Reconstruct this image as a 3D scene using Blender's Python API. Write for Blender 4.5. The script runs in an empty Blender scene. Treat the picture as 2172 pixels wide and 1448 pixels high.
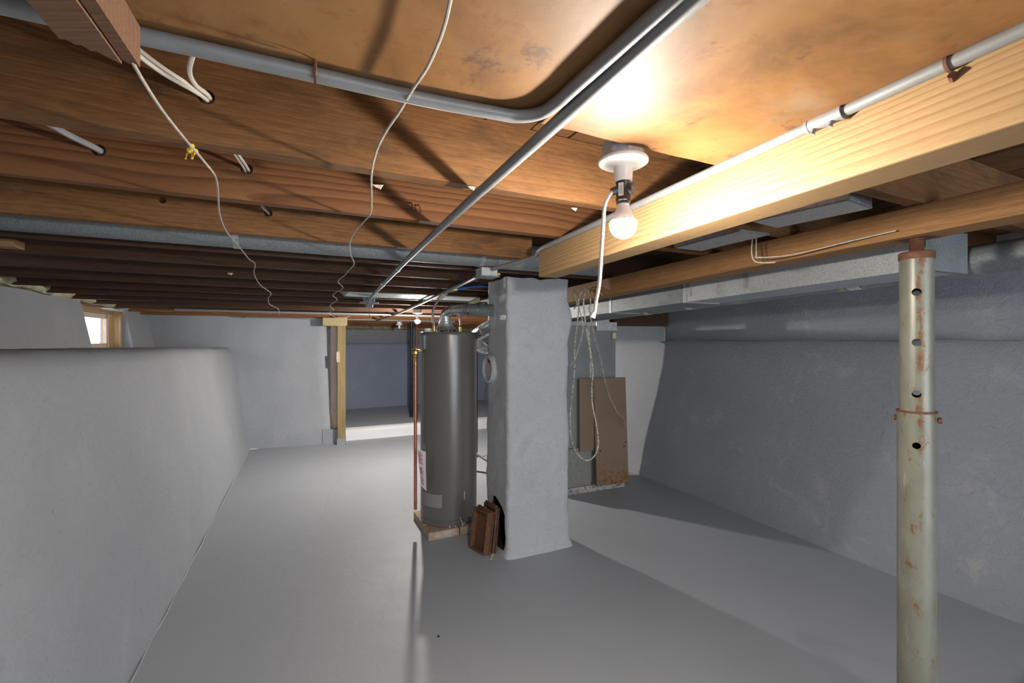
import bpy, bmesh, math, random
from mathutils import Vector, Matrix, noise

random.seed(7)
C = bpy.context.scene.collection
SC = bpy.context.scene
F, CU, CV, H = 965.0, 1086.0, 724.0, 1.5      # the camera: focal length in pixels, centre, height

# ------------------------------------------------------------------ camera, world, light, exposure
cam_d = bpy.data.cameras.new('camera')
cam_d.sensor_width = 36.0
cam_d.lens = 36.0 * F / 2172.0
cam_d.clip_start = 0.02
cam = bpy.data.objects.new('camera', cam_d)
C.objects.link(cam)
cam.location = (0, 0, H)
cam.rotation_euler = (math.radians(90), 0, 0)
SC.camera = cam

SC.view_settings.view_transform = 'Standard'
SC.view_settings.look = 'None'
SC.view_settings.exposure = 0.42
SC.view_settings.gamma = 1.0
SC.view_settings.use_curve_mapping = False
BULB_NEAR, BULB_FAR, BULB_FILL = 1550.0, 3800.0, 400.0
BULB_COL = (1.0, 0.91, 0.79)
BULB_FAR_COL = (1.0, 0.93, 0.84)

w = bpy.data.worlds.new('world')
SC.world = w
w.use_nodes = True
bg = w.node_tree.nodes['Background']
bg.inputs['Color'].default_value = (0.84, 0.91, 1.0, 1)
bg.inputs['Strength'].default_value = 6.5

try:
    SC.cycles.max_bounces = 16
    SC.cycles.diffuse_bounces = 10
    SC.cycles.sample_clamp_indirect = 6.0
    SC.cycles.use_denoising = True
except Exception:
    pass

# ------------------------------------------------------------------ geometry helpers
A_J = math.radians(25.6)                       # the joists run this far off the camera's x axis
BJ = Vector((-math.sin(A_J), math.cos(A_J), 0))
JJ = Vector((math.cos(A_J), math.sin(A_J), 0))


def P(u, v, d):
    return Vector(((u - CU) / F * d, d, H + (CV - v) / F * d))


def PZ(u, v, z):
    return P(u, v, (z - H) * F / (CV - v))


def ST(s, t, z=0.0):
    p = BJ * s + JJ * t
    return Vector((p.x, p.y, z))


def zj(s):                                     # underside of the joists: the floor above sags towards the back
    return 1.945 if s < 3 else 1.945 - 0.0235 * (s - 3)


def smooth(pts, k=6, closed=False):
    pts = [Vector(p) for p in pts]
    n = len(pts)
    out = []
    for i in range(n - 1):
        p0 = pts[max(i - 1, 0)]; p1 = pts[i]; p2 = pts[i + 1]; p3 = pts[min(i + 2, n - 1)]
        for j in range(k):
            t = j / k
            out.append(0.5 * ((2 * p1) + (p2 - p0) * t + (2 * p0 - 5 * p1 + 4 * p2 - p3) * t * t + (3 * p1 - p0 - 3 * p2 + p3) * t ** 3))
    out.append(pts[-1])
    return out


class MB:
    def __init__(self):
        self.v = []; self.f = []

    def add(self, vs, fs):
        o = len(self.v)
        self.v += [Vector(p) for p in vs]
        self.f += [tuple(i + o for i in f) for f in fs]
        return self

    def box(self, c, size, rz=0.0, M=None):
        hx, hy, hz = [q / 2 for q in size]
        R = M or Matrix.Rotation(rz, 3, 'Z')
        c = Vector(c)
        vs = [c + R @ Vector((x * hx, y * hy, z * hz)) for x, y, z in
              ((-1, -1, -1), (1, -1, -1), (1, 1, -1), (-1, 1, -1), (-1, -1, 1), (1, -1, 1), (1, 1, 1), (-1, 1, 1))]
        return self.add(vs, [(0, 3, 2, 1), (4, 5, 6, 7), (0, 1, 5, 4), (1, 2, 6, 5), (2, 3, 7, 6), (3, 0, 4, 7)])

    def hexa(self, lo, hi):                    # two quads, bottom and top
        return self.add(list(lo) + list(hi), [(3, 2, 1, 0), (4, 5, 6, 7), (0, 1, 5, 4), (1, 2, 6, 5), (2, 3, 7, 6), (3, 0, 4, 7)])

    def tube(self, pts, r, n=10, caps=True, flat=None):
        pts = [Vector(p) for p in pts]
        rs = r if isinstance(r, (list, tuple)) else [r] * len(pts)
        vs = []; fs = []
        prev = None
        for i, p in enumerate(pts):
            if i == 0: t = pts[1] - p
            elif i == len(pts) - 1: t = p - pts[i - 1]
            else: t = pts[i + 1] - pts[i - 1]
            t.normalize()
            if prev is None:
                a = Vector((0, 0, 1)) if abs(t.z) < 0.9 else Vector((1, 0, 0))
                nrm = (a - t * a.dot(t)).normalized()
            else:
                nrm = (prev - t * prev.dot(t)).normalized()
            prev = nrm
            bn = t.cross(nrm)
            for k in range(n):
                a = 2 * math.pi * k / n
                vs.append(p + nrm * math.cos(a) * rs[i] * (flat or 1) + bn * math.sin(a) * rs[i])
        m = len(pts)
        for i in range(m - 1):
            for k in range(n):
                fs.append((i * n + k, i * n + (k + 1) % n, (i + 1) * n + (k + 1) % n, (i + 1) * n + k))
        if caps:
            fs.append(tuple(reversed(range(n)))); fs.append(tuple(range((m - 1) * n, m * n)))
        return self.add(vs, fs)

    def lathe(self, c, prof, n=32, M=None, caps=True):
        c = Vector(c); vs = []; fs = []
        M = M or Matrix.Identity(3)
        for r, z in prof:
            for k in range(n):
                a = 2 * math.pi * k / n
                vs.append(c + M @ Vector((r * math.cos(a), r * math.sin(a), z)))
        m = len(prof)
        for i in range(m - 1):
            for k in range(n):
                fs.append((i * n + k, i * n + (k + 1) % n, (i + 1) * n + (k + 1) % n, (i + 1) * n + k))
        if caps:
            fs.append(tuple(reversed(range(n)))); fs.append(tuple(range((m - 1) * n, m * n)))
        return self.add(vs, fs)

    def build(self, name, mat, parent=None, loc=None, rz=0.0, smooth_=False, bevel=0.0):
        if parent is not None:
            base = parent.get('_w')
            L = Vector(base) if base is not None else Vector((0, 0, 0))
            vs = [p - L for p in self.v]
            W = L
        else:
            if loc is None:
                n = len(self.v)
                zmin = min(p.z for p in self.v)
                loc = Vector((sum(p.x for p in self.v) / n, sum(p.y for p in self.v) / n, zmin))
            L = Vector(loc)
            Ri = Matrix.Rotation(-rz, 3, 'Z')
            vs = [Ri @ (p - L) for p in self.v]
            W = L
        me = bpy.data.meshes.new(name)
        me.from_pydata([tuple(p) for p in vs], [], self.f)
        bm = bmesh.new(); bm.from_mesh(me)
        bmesh.ops.recalc_face_normals(bm, faces=bm.faces)
        bm.to_mesh(me); bm.free()
        me.update()
        if smooth_:
            for p in me.polygons: p.use_smooth = True
            try: me.set_sharp_from_angle(angle=math.radians(40))
            except Exception: pass
        me.materials.append(mat)
        o = bpy.data.objects.new(name, me)
        C.objects.link(o)
        if parent is not None:
            o.parent = parent
        else:
            o.location = L
            o.rotation_euler = (0, 0, rz)
        o['_w'] = tuple(W)
        if bevel:
            b = o.modifiers.new('bevel', 'BEVEL'); b.width = bevel; b.segments = 2; b.limit_method = 'ANGLE'
        return o


def thing(name, loc, label, cat, group=None):
    o = bpy.data.objects.new(name, None)
    C.objects.link(o)
    o.location = loc
    o.empty_display_size = 0.05
    o['_w'] = tuple(loc)
    o['label'] = label; o['category'] = cat
    if group: o['group'] = group
    return o


def tag(o, label, cat, group=None):
    o['label'] = label; o['category'] = cat
    if group: o['group'] = group
    return o


def struct(o, label=None, cat=None):
    o['kind'] = 'structure'
    if label: o['label'] = label
    if cat: o['category'] = cat
    return o


def cut(o, cutters, mat_in=None):              # real openings: subtract solids, keep the result as plain mesh
    tmp = []
    for mb in cutters:
        c = mb.build('cutter', mat_in or o.data.materials[0])
        tmp.append(c)
        m = o.modifiers.new('cut', 'BOOLEAN'); m.operation = 'DIFFERENCE'; m.object = c; m.solver = 'EXACT'
        try: m.material_mode = 'TRANSFER'
        except Exception: pass
    bpy.context.view_layer.update()
    dg = bpy.context.evaluated_depsgraph_get()
    me = bpy.data.meshes.new_from_object(o.evaluated_get(dg))
    o.modifiers.clear()
    o.data = me
    for c in tmp:
        bpy.data.objects.remove(c, do_unlink=True)
    return o


def nz(p, sc, seed=0.0):
    return noise.noise(Vector((p[0] * sc + seed, p[1] * sc - seed, p[2] * sc + 2 * seed)))


# ------------------------------------------------------------------ materials
def new_mat(name):
    m = bpy.data.materials.new(name); m.use_nodes = True
    nt = m.node_tree
    b = nt.nodes['Principled BSDF']
    return m, nt, b


def nd(nt, typ, **kw):
    n = nt.nodes.new(typ)
    for k, v in kw.items():
        if k in n.inputs: n.inputs[k].default_value = v
        else: setattr(n, k, v)
    return n


def coords(nt, scale=(1, 1, 1), kind='Object', rot=(0, 0, 0)):
    tc = nd(nt, 'ShaderNodeTexCoord'); mp = nd(nt, 'ShaderNodeMapping')
    mp.inputs['Scale'].default_value = scale
    mp.inputs['Rotation'].default_value = rot
    nt.links.new(tc.outputs[kind], mp.inputs['Vector'])
    return mp.outputs['Vector']


def noise_t(nt, vec, scale, detail=4.0, rough=0.55, dist=0.0):
    n = nd(nt, 'ShaderNodeTexNoise')
    n.inputs['Scale'].default_value = scale; n.inputs['Detail'].default_value = detail
    n.inputs['Roughness'].default_value = rough; n.inputs['Distortion'].default_value = dist
    nt.links.new(vec, n.inputs['Vector'])
    return n.outputs['Fac']


def ramp(nt, fac, stops):
    r = nd(nt, 'ShaderNodeValToRGB')
    el = r.color_ramp.elements
    while len(el) > 1: el.remove(el[-1])
    el[0].position = stops[0][0]; el[0].color = (*stops[0][1], 1)
    for pos, col in stops[1:]:
        e = el.new(pos); e.color = (*col, 1)
    nt.links.new(fac, r.inputs['Fac'])
    return r.outputs['Color']


def mixc(nt, fac, a, b, mode='MIX'):
    m = nd(nt, 'ShaderNodeMix', data_type='RGBA', blend_type=mode)
    for sock, val in ((m.inputs[0], fac), (m.inputs[6], a), (m.inputs[7], b)):
        if hasattr(val, 'node'): nt.links.new(val, sock)
        elif isinstance(val, (int, float)): sock.default_value = val
        else: sock.default_value = (*val, 1)
    return m.outputs[2]


def bump(nt, b, h, strength, dist=0.01):
    n = nd(nt, 'ShaderNodeBump')
    n.inputs['Strength'].default_value = strength; n.inputs['Distance'].default_value = dist
    nt.links.new(h, n.inputs['Height']); nt.links.new(n.outputs['Normal'], b.inputs['Normal'])


G = (lambda g: (g, g, g))


def m_plain(name, col, rough=0.5, metal=0.0, var=0.12, sc=20.0, bmp=0.0):
    m, nt, b = new_mat(name)
    v = coords(nt)
    f = noise_t(nt, v, sc, 4)
    c = ramp(nt, f, [(0.3, tuple(x * (1 - var) for x in col)), (0.7, tuple(min(1, x * (1 + var)) for x in col))])
    nt.links.new(c, b.inputs['Base Color'])
    b.inputs['Roughness'].default_value = rough; b.inputs['Metallic'].default_value = metal
    if bmp: bump(nt, b, f, bmp, 0.004)
    return m


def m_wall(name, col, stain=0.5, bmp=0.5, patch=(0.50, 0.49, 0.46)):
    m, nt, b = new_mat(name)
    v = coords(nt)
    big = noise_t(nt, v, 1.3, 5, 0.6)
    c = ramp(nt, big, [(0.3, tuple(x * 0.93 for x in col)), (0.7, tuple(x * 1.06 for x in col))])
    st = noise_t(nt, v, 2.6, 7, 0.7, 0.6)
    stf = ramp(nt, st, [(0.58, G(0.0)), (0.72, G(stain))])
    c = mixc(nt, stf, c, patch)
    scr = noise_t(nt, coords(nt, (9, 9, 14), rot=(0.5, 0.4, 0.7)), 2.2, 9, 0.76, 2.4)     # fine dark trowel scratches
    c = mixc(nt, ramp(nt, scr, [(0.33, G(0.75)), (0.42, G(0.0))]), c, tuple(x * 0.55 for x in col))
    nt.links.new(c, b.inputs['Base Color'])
    b.inputs['Roughness'].default_value = 0.62
    fine = noise_t(nt, v, 22, 9, 0.66, 1.2)
    bump(nt, b, fine, min(1.0, bmp * 1.3), 0.012)
    return m


def m_floor(name, col):
    m, nt, b = new_mat(name)
    v = coords(nt)
    big = noise_t(nt, v, 0.9, 6, 0.6)
    c = ramp(nt, big, [(0.3, tuple(x * 0.94 for x in col)), (0.7, tuple(x * 1.05 for x in col))])
    sp = noise_t(nt, v, 28, 6, 0.7, 0.5)
    c = mixc(nt, ramp(nt, sp, [(0.27, G(0.5)), (0.33, G(0.0))]), c, tuple(x * 0.6 for x in col))
    vr = nd(nt, 'ShaderNodeTexVoronoi', feature='DISTANCE_TO_EDGE')
    vr.inputs['Scale'].default_value = 0.55
    nv = nd(nt, 'ShaderNodeTexNoise'); nv.inputs['Scale'].default_value = 2.5; nv.inputs['Detail'].default_value = 6
    mixv = nd(nt, 'ShaderNodeMix', data_type='VECTOR'); mixv.inputs[0].default_value = 0.22
    nt.links.new(v, nv.inputs['Vector']); nt.links.new(v, mixv.inputs[4]); nt.links.new(nv.outputs['Color'], mixv.inputs[5])
    nt.links.new(mixv.outputs[1], vr.inputs['Vector'])
    crack = ramp(nt, vr.outputs['Distance'], [(0.0, G(0.14)), (0.003, G(0.0))])
    c = mixc(nt, crack, c, tuple(x * 0.5 for x in col))
    nt.links.new(c, b.inputs['Base Color'])
    rr = ramp(nt, noise_t(nt, v, 3, 4), [(0.3, G(0.50)), (0.7, G(0.62))])
    nt.links.new(rr, b.inputs['Roughness'])
    bump(nt, b, noise_t(nt, v, 14, 8, 0.62, 0.8), 0.16, 0.012)
    return m


def m_wood(name, dark, mid, light, ring=24.0, stain=0.35, stain_col=(0.05, 0.035, 0.025), rough=0.75, rnd=0.25, knots=True, dist=7.0, axis='X', ringmix=0.55):
    m, nt, b = new_mat(name)
    rot = (0, 0, 0) if axis == 'X' else (0, math.radians(90), 0)
    tc = nd(nt, 'ShaderNodeTexCoord'); oi = nd(nt, 'ShaderNodeObjectInfo')
    mp = nd(nt, 'ShaderNodeMapping'); mp.inputs['Rotation'].default_value = rot
    nt.links.new(tc.outputs['Object'], mp.inputs['Vector'])
    sc_ = nd(nt, 'ShaderNodeVectorMath', operation='SCALE'); sc_.inputs[0].default_value = (37.0, 0.05, 0.16); nt.links.new(oi.outputs['Random'], sc_.inputs['Scale'])
    ad = nd(nt, 'ShaderNodeVectorMath', operation='ADD'); nt.links.new(mp.outputs[0], ad.inputs[0]); nt.links.new(sc_.outputs[0], ad.inputs[1])

    def sv(scale, loc=(0, 0, 0)):
        q = nd(nt, 'ShaderNodeMapping'); q.inputs['Scale'].default_value = scale; q.inputs['Location'].default_value = loc
        nt.links.new(ad.outputs[0], q.inputs['Vector'])
        return q.outputs['Vector']
    wv = nd(nt, 'ShaderNodeTexWave', wave_type='RINGS', rings_direction='X', wave_profile='SAW')
    wv.inputs['Scale'].default_value = ring; wv.inputs['Distortion'].default_value = dist
    wv.inputs['Detail'].default_value = 2; wv.inputs['Detail Scale'].default_value = 0.24; wv.inputs['Detail Roughness'].default_value = 0.35
    nt.links.new(sv((0.30, 1.0, 1.0), (0, 0.11, -0.05)), wv.inputs['Vector'])
    c1 = ramp(nt, wv.outputs['Fac'], [(0.0, light), (0.55, mid), (0.88, dark), (1.0, mid)])
    fib = noise_t(nt, sv((9, 150, 150)), 2.0, 6, 0.72)
    c2 = ramp(nt, fib, [(0.32, tuple(x * 0.62 for x in mid)), (0.5, mid), (0.68, light)])
    c = mixc(nt, ringmix, c2, c1)
    big = noise_t(nt, sv((1.6, 6, 6)), 2.3, 8, 0.7, 0.4)
    c = mixc(nt, ramp(nt, big, [(0.50, G(0.0)), (0.72, G(stain))]), c, stain_col)
    if knots:
        vr = nd(nt, 'ShaderNodeTexVoronoi', feature='F1'); vr.inputs['Scale'].default_value = 1.0
        nt.links.new(sv((2.2, 6, 6)), vr.inputs['Vector'])
        k = ramp(nt, vr.outputs['Distance'], [(0.0, G(0.85)), (0.06, G(0.5)), (0.075, G(0.75)), (0.11, G(0.0))])
        c = mixc(nt, k, c, tuple(x * 0.40 for x in dark))
    rv = ramp(nt, oi.outputs['Random'], [(0.0, G(1 - rnd)), (1.0, G(1.0))])
    c = mixc(nt, 1.0, c, rv, 'MULTIPLY')
    nt.links.new(c, b.inputs['Base Color'])
    b.inputs['Roughness'].default_value = rough
    b.inputs['Specular IOR Level'].default_value = 0.3
    bump(nt, b, fib, 0.35, 0.004)
    return m


def m_galv(name, col=(0.52, 0.55, 0.57), rough=0.38, metal=0.75, dirt=0.3, sp=70.0):
    m, nt, b = new_mat(name)
    v = coords(nt)
    vr = nd(nt, 'ShaderNodeTexVoronoi', feature='F1'); vr.inputs['Scale'].default_value = sp
    nt.links.new(v, vr.inputs['Vector'])
    sep = nd(nt, 'ShaderNodeSeparateColor'); nt.links.new(vr.outputs['Color'], sep.inputs['Color'])
    c = ramp(nt, sep.outputs[0], [(0.0, tuple(x * 0.82 for x in col)), (1.0, tuple(x * 1.12 for x in col))])
    d = noise_t(nt, v, 3.5, 7, 0.7, 0.4)
    c = mixc(nt, ramp(nt, d, [(0.52, G(0.0)), (0.68, G(dirt))]), c, tuple(x * 0.55 for x in col))
    nt.links.new(c, b.inputs['Base Color'])
    b.inputs['Metallic'].default_value = metal
    rr = ramp(nt, sep.outputs[1], [(0.0, G(rough - 0.08)), (1.0, G(rough + 0.12))])
    nt.links.new(rr, b.inputs['Roughness'])
    return m


def m_rusty(name, base, rust=(0.24, 0.095, 0.035), amount=0.5, metal=0.1, rough=0.5, stretch=(6, 6, 1.5), lo=0.5, dark=(0.09, 0.03, 0.015)):
    m, nt, b = new_mat(name)
    f = noise_t(nt, coords(nt, stretch), 2.0, 9, 0.72, 0.3)
    f2 = noise_t(nt, coords(nt), 45, 6, 0.7)
    c0 = ramp(nt, noise_t(nt, coords(nt), 6, 5), [(0.3, tuple(x * 0.85 for x in base)), (0.7, tuple(min(1, x * 1.15) for x in base))])
    rc = ramp(nt, f2, [(0.3, dark), (0.6, rust), (0.8, tuple(min(1, x * 1.6) for x in rust))])
    k = ramp(nt, f, [(lo, G(0.0)), (lo + 0.10, G(amount))])
    c = mixc(nt, k, c0, rc)
    nt.links.new(c, b.inputs['Base Color'])
    b.inputs['Roughness'].default_value = rough; b.inputs['Metallic'].default_value = metal
    bump(nt, b, f2, 0.15, 0.003)
    return m


def m_emit(name, col, strength):
    m, nt, b = new_mat(name)
    b.inputs['Base Color'].default_value = (*col, 1)
    b.inputs['Emission Color'].default_value = (*col, 1)
    b.inputs['Emission Strength'].default_value = strength
    return m


M = {}
M['wall'] = m_wall('painted_parging', (0.355, 0.378, 0.412), 0.30, 0.5)
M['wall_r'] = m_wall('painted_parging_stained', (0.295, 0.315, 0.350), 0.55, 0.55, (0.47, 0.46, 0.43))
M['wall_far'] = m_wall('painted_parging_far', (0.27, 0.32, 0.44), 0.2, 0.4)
M['pillar'] = m_wall('painted_brick_stucco', (0.455, 0.472, 0.495), 0.25, 0.9)
M['floor'] = m_floor('painted_floor', (0.350, 0.376, 0.418))
M['soot'] = m_plain('soot', (0.012, 0.011, 0.010), 0.95)
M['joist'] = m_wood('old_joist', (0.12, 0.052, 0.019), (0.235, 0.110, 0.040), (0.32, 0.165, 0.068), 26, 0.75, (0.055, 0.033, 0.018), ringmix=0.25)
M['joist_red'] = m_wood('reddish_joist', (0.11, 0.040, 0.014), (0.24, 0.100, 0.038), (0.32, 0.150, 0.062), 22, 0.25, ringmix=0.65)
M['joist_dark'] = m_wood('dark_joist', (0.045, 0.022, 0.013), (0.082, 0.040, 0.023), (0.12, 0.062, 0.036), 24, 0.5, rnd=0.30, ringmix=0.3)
M['plank'] = m_wood('subfloor_board', (0.12, 0.055, 0.022), (0.20, 0.095, 0.038), (0.27, 0.14, 0.06), 26, 0.4)
M['pine'] = m_wood('new_pine', (0.26, 0.135, 0.050), (0.39, 0.245, 0.115), (0.44, 0.295, 0.150), 42, 0.10, (0.36, 0.22, 0.11), 0.6, 0.05, True, 3.5, ringmix=0.6)
M['pine_v'] = m_wood('new_pine_upright', (0.34, 0.19, 0.08), (0.50, 0.33, 0.165), (0.57, 0.40, 0.22), 24, 0.10, (0.36, 0.22, 0.11), 0.6, 0.05, True, 5.0, 'Z')
M['oldbeam'] = m_wood('old_orange_beam', (0.18, 0.085, 0.030), (0.31, 0.155, 0.060), (0.38, 0.21, 0.088), 26, 0.45, (0.12, 0.07, 0.04), 0.7, 0.05, ringmix=0.3)
M['treated'] = m_wood('treated_stud', (0.24, 0.17, 0.075), (0.35, 0.265, 0.125), (0.41, 0.32, 0.17), 30, 0.25, (0.16, 0.11, 0.06), 0.7, 0.05, True, 5.0, 'Z', 0.4)
M['treated_x'] = m_wood('treated_board', (0.36, 0.28, 0.13), (0.52, 0.43, 0.24), (0.58, 0.49, 0.30), 30, 0.15, (0.26, 0.19, 0.10), 0.7, 0.05, True, 5.0, 'X', 0.4)
M['stud'] = m_wood('pale_stud', (0.58, 0.42, 0.31), (0.76, 0.61, 0.50), (0.82, 0.69, 0.58), 30, 0.25, (0.30, 0.19, 0.13), 0.7, 0.05, True, 5.0, 'Z', 0.4)  # paled further to carry the daylight on the stud by the doorway
M['scrap'] = m_wood('scrap_lumber', (0.14, 0.068, 0.036), (0.21, 0.108, 0.060), (0.27, 0.145, 0.085), 30, 0.2, ringmix=0.3)
M['galv'] = m_galv('galvanised')
M['galv_dull'] = m_galv('galvanised_dull', (0.26, 0.285, 0.295), 0.55, 0.4, 0.55, 170)
M['galv_pale'] = m_galv('galvanised_pale', (0.50, 0.53, 0.545), 0.48, 0.4, 0.35, 190)
M['vent'] = m_galv('vent_metal', (0.60, 0.61, 0.62), 0.28, 0.9, 0.3, 40)
M['emt'] = m_plain('conduit_metal', (0.25, 0.26, 0.265), 0.48, 0.25, 0.08, 30)
M['heater'] = m_plain('heater_enamel', (0.135, 0.129, 0.121), 0.28, 0.15, 0.04, 3)
M['copper'] = m_plain('copper', (0.50, 0.205, 0.115), 0.38, 0.8, 0.18, 25)
M['brass'] = m_plain('brass', (0.52, 0.37, 0.12), 0.35, 0.85, 0.15, 40)
M['braid'] = m_plain('braided_steel', (0.28, 0.25, 0.23), 0.45, 0.6, 0.35, 220)
M['white_plastic'] = m_plain('white_plastic', (0.80, 0.79, 0.77), 0.35, 0, 0.03)
M['porcelain'] = m_plain('porcelain', (0.84, 0.83, 0.81), 0.22, 0, 0.02)
M['tan_plastic'] = m_plain('tan_plastic', (0.42, 0.38, 0.29), 0.45, 0, 0.08)
M['black_plastic'] = m_plain('black_plastic', (0.022, 0.020, 0.019), 0.35, 0, 0.1)
M['black_pipe'] = m_plain('black_pipe', (0.018, 0.020, 0.028), 0.5, 0.3, 0.2)
M['blue'] = m_plain('blue_pex', (0.010, 0.13, 0.52), 0.35, 0, 0.08)
M['wire'] = m_plain('old_cloth_wire', (0.44, 0.40, 0.35), 0.7, 0, 0.25, 60)
M['wire_pale'] = m_plain('paint_spattered_wire', (0.38, 0.36, 0.31), 0.6, 0, 0.75, 55)
M['cable'] = m_plain('white_cable', (0.72, 0.69, 0.63), 0.5, 0, 0.06)
M['grey_cable'] = m_plain('grey_cable', (0.40, 0.40, 0.41), 0.55, 0, 0.1)
M['foam'] = m_plain('spray_foam', (0.56, 0.52, 0.36), 0.85, 0, 0.3, 14, 0.3)
M['foam_dark'] = m_plain('old_insulation', (0.30, 0.27, 0.18), 0.9, 0, 0.35, 18, 0.4)
M['yellow'] = m_plain('yellow_foam', (0.80, 0.58, 0.05), 0.8, 0, 0.2, 60)
M['rust_iron'] = m_rusty('rusty_iron', (0.12, 0.066, 0.042), (0.20, 0.092, 0.042), 0.9, 0.2, 0.75, (9, 9, 9), 0.42)
M['rust_dark'] = m_rusty('dark_rusty_iron', (0.10, 0.055, 0.035), (0.22, 0.09, 0.035), 0.8, 0.2, 0.8, (12, 12, 12), 0.48)
M['rust_screw'] = m_rusty('rusty_screw', (0.13, 0.062, 0.038), (0.19, 0.085, 0.045), 0.9, 0.2, 0.8, (12, 12, 12), 0.4)
M['paver'] = m_rusty('tan_paver', (0.40, 0.30, 0.20), (0.46, 0.45, 0.43), 0.85, 0, 0.85, (7, 7, 12), 0.50, (0.36, 0.34, 0.32))
M['paper'] = m_plain('paper_tag', (0.72, 0.72, 0.72), 0.7, 0, 0.03)
M['red_print'] = m_plain('red_print', (0.55, 0.10, 0.13), 0.7)
M['grey_print'] = m_plain('grey_print', (0.30, 0.30, 0.31), 0.6)
M['silver_label'] = m_plain('silver_label', (0.25, 0.25, 0.245), 0.35, 0.2, 0.05, 80)
M['tape'] = m_plain('foil_tape', (0.58, 0.58, 0.58), 0.45, 0.35, 0.2, 30, 0.5)
M['plenum'] = m_plain('plenum_sheet', (0.25, 0.255, 0.255), 0.5, 0.15, 0.15, 3)
M['plenum_board'] = m_plain('cement_board', (0.23, 0.23, 0.21), 0.85, 0, 0.2, 60, 0.3)
M['base_strip'] = m_rusty('base_strip', (0.42, 0.41, 0.40), (0.17, 0.08, 0.04), 0.9, 0, 0.8, (8, 8, 20), 0.5)
M['glass'] = m_plain('window_glass', (0.9, 0.93, 0.95), 0.03)
_b = M['glass'].node_tree.nodes['Principled BSDF']
_b.inputs['Transmission Weight'].default_value = 1.0; _b.inputs['IOR'].default_value = 1.02
M['bulb_near'] = m_emit('lit_bulb', BULB_COL, BULB_NEAR)
M['bulb_far'] = m_emit('lit_bulb_far', BULB_FAR_COL, BULB_FAR)
M['bulb_fill'] = m_emit('added_fill_bulb', BULB_COL, BULB_FILL)


def m_panel():
    m, nt, b = new_mat('stained_fibreboard')
    v = coords(nt)
    big = noise_t(nt, v, 2.1, 7, 0.62, 0.5)
    c = ramp(nt, big, [(0.36, (0.135, 0.060, 0.016)), (0.5, (0.270, 0.126, 0.036)), (0.64, (0.35, 0.180, 0.068))])
    grey = noise_t(nt, v, 1.4, 6, 0.65, 0.8)
    c = mixc(nt, ramp(nt, grey, [(0.54, G(0.0)), (0.68, G(0.6))]), c, (0.25, 0.205, 0.155))
    sp = noise_t(nt, v, 13, 8, 0.72, 0.2)
    c = mixc(nt, ramp(nt, sp, [(0.54, G(0.0)), (0.63, G(0.7))]), c, (0.23, 0.088, 0.024))
    sp2 = noise_t(nt, v, 5, 9, 0.78, 0.3)
    c = mixc(nt, ramp(nt, sp2, [(0.575, G(0.0)), (0.63, G(0.8))]), c, (0.11, 0.045, 0.022))
    nt.links.new(c, b.inputs['Base Color'])
    b.inputs['Roughness'].default_value = 0.62
    bump(nt, b, noise_t(nt, v, 40, 6), 0.10, 0.004)
    return m


def m_furnace():
    m, nt, b = new_mat('brown_enamel_panel')
    v = coords(nt)
    c = ramp(nt, noise_t(nt, v, 2, 4), [(0.3, (0.205, 0.138, 0.088)), (0.7, (0.245, 0.165, 0.108))])
    sp = noise_t(nt, v, 26, 7, 0.72)
    sx = nd(nt, 'ShaderNodeSeparateXYZ'); nt.links.new(v, sx.inputs[0])
    mr = nd(nt, 'ShaderNodeMapRange'); nt.links.new(sx.outputs['Z'], mr.inputs['Value'])
    mr.inputs['From Min'].default_value = 0.50; mr.inputs['From Max'].default_value = 0.02
    mr.inputs['To Min'].default_value = -0.06; mr.inputs['To Max'].default_value = 0.16
    ad = nd(nt, 'ShaderNodeMath', operation='ADD'); nt.links.new(sp, ad.inputs[0]); nt.links.new(mr.outputs[0], ad.inputs[1])
    c = mixc(nt, ramp(nt, ad.outputs[0], [(0.64, G(0.0)), (0.68, G(0.85))]), c, (0.22, 0.09, 0.02))
    c = mixc(nt, ramp(nt, ad.outputs[0], [(0.74, G(0.0)), (0.77, G(0.9))]), c, (0.05, 0.022, 0.012))
    nt.links.new(c, b.inputs['Base Color'])
    b.inputs['Roughness'].default_value = 0.5
    return m


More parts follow.
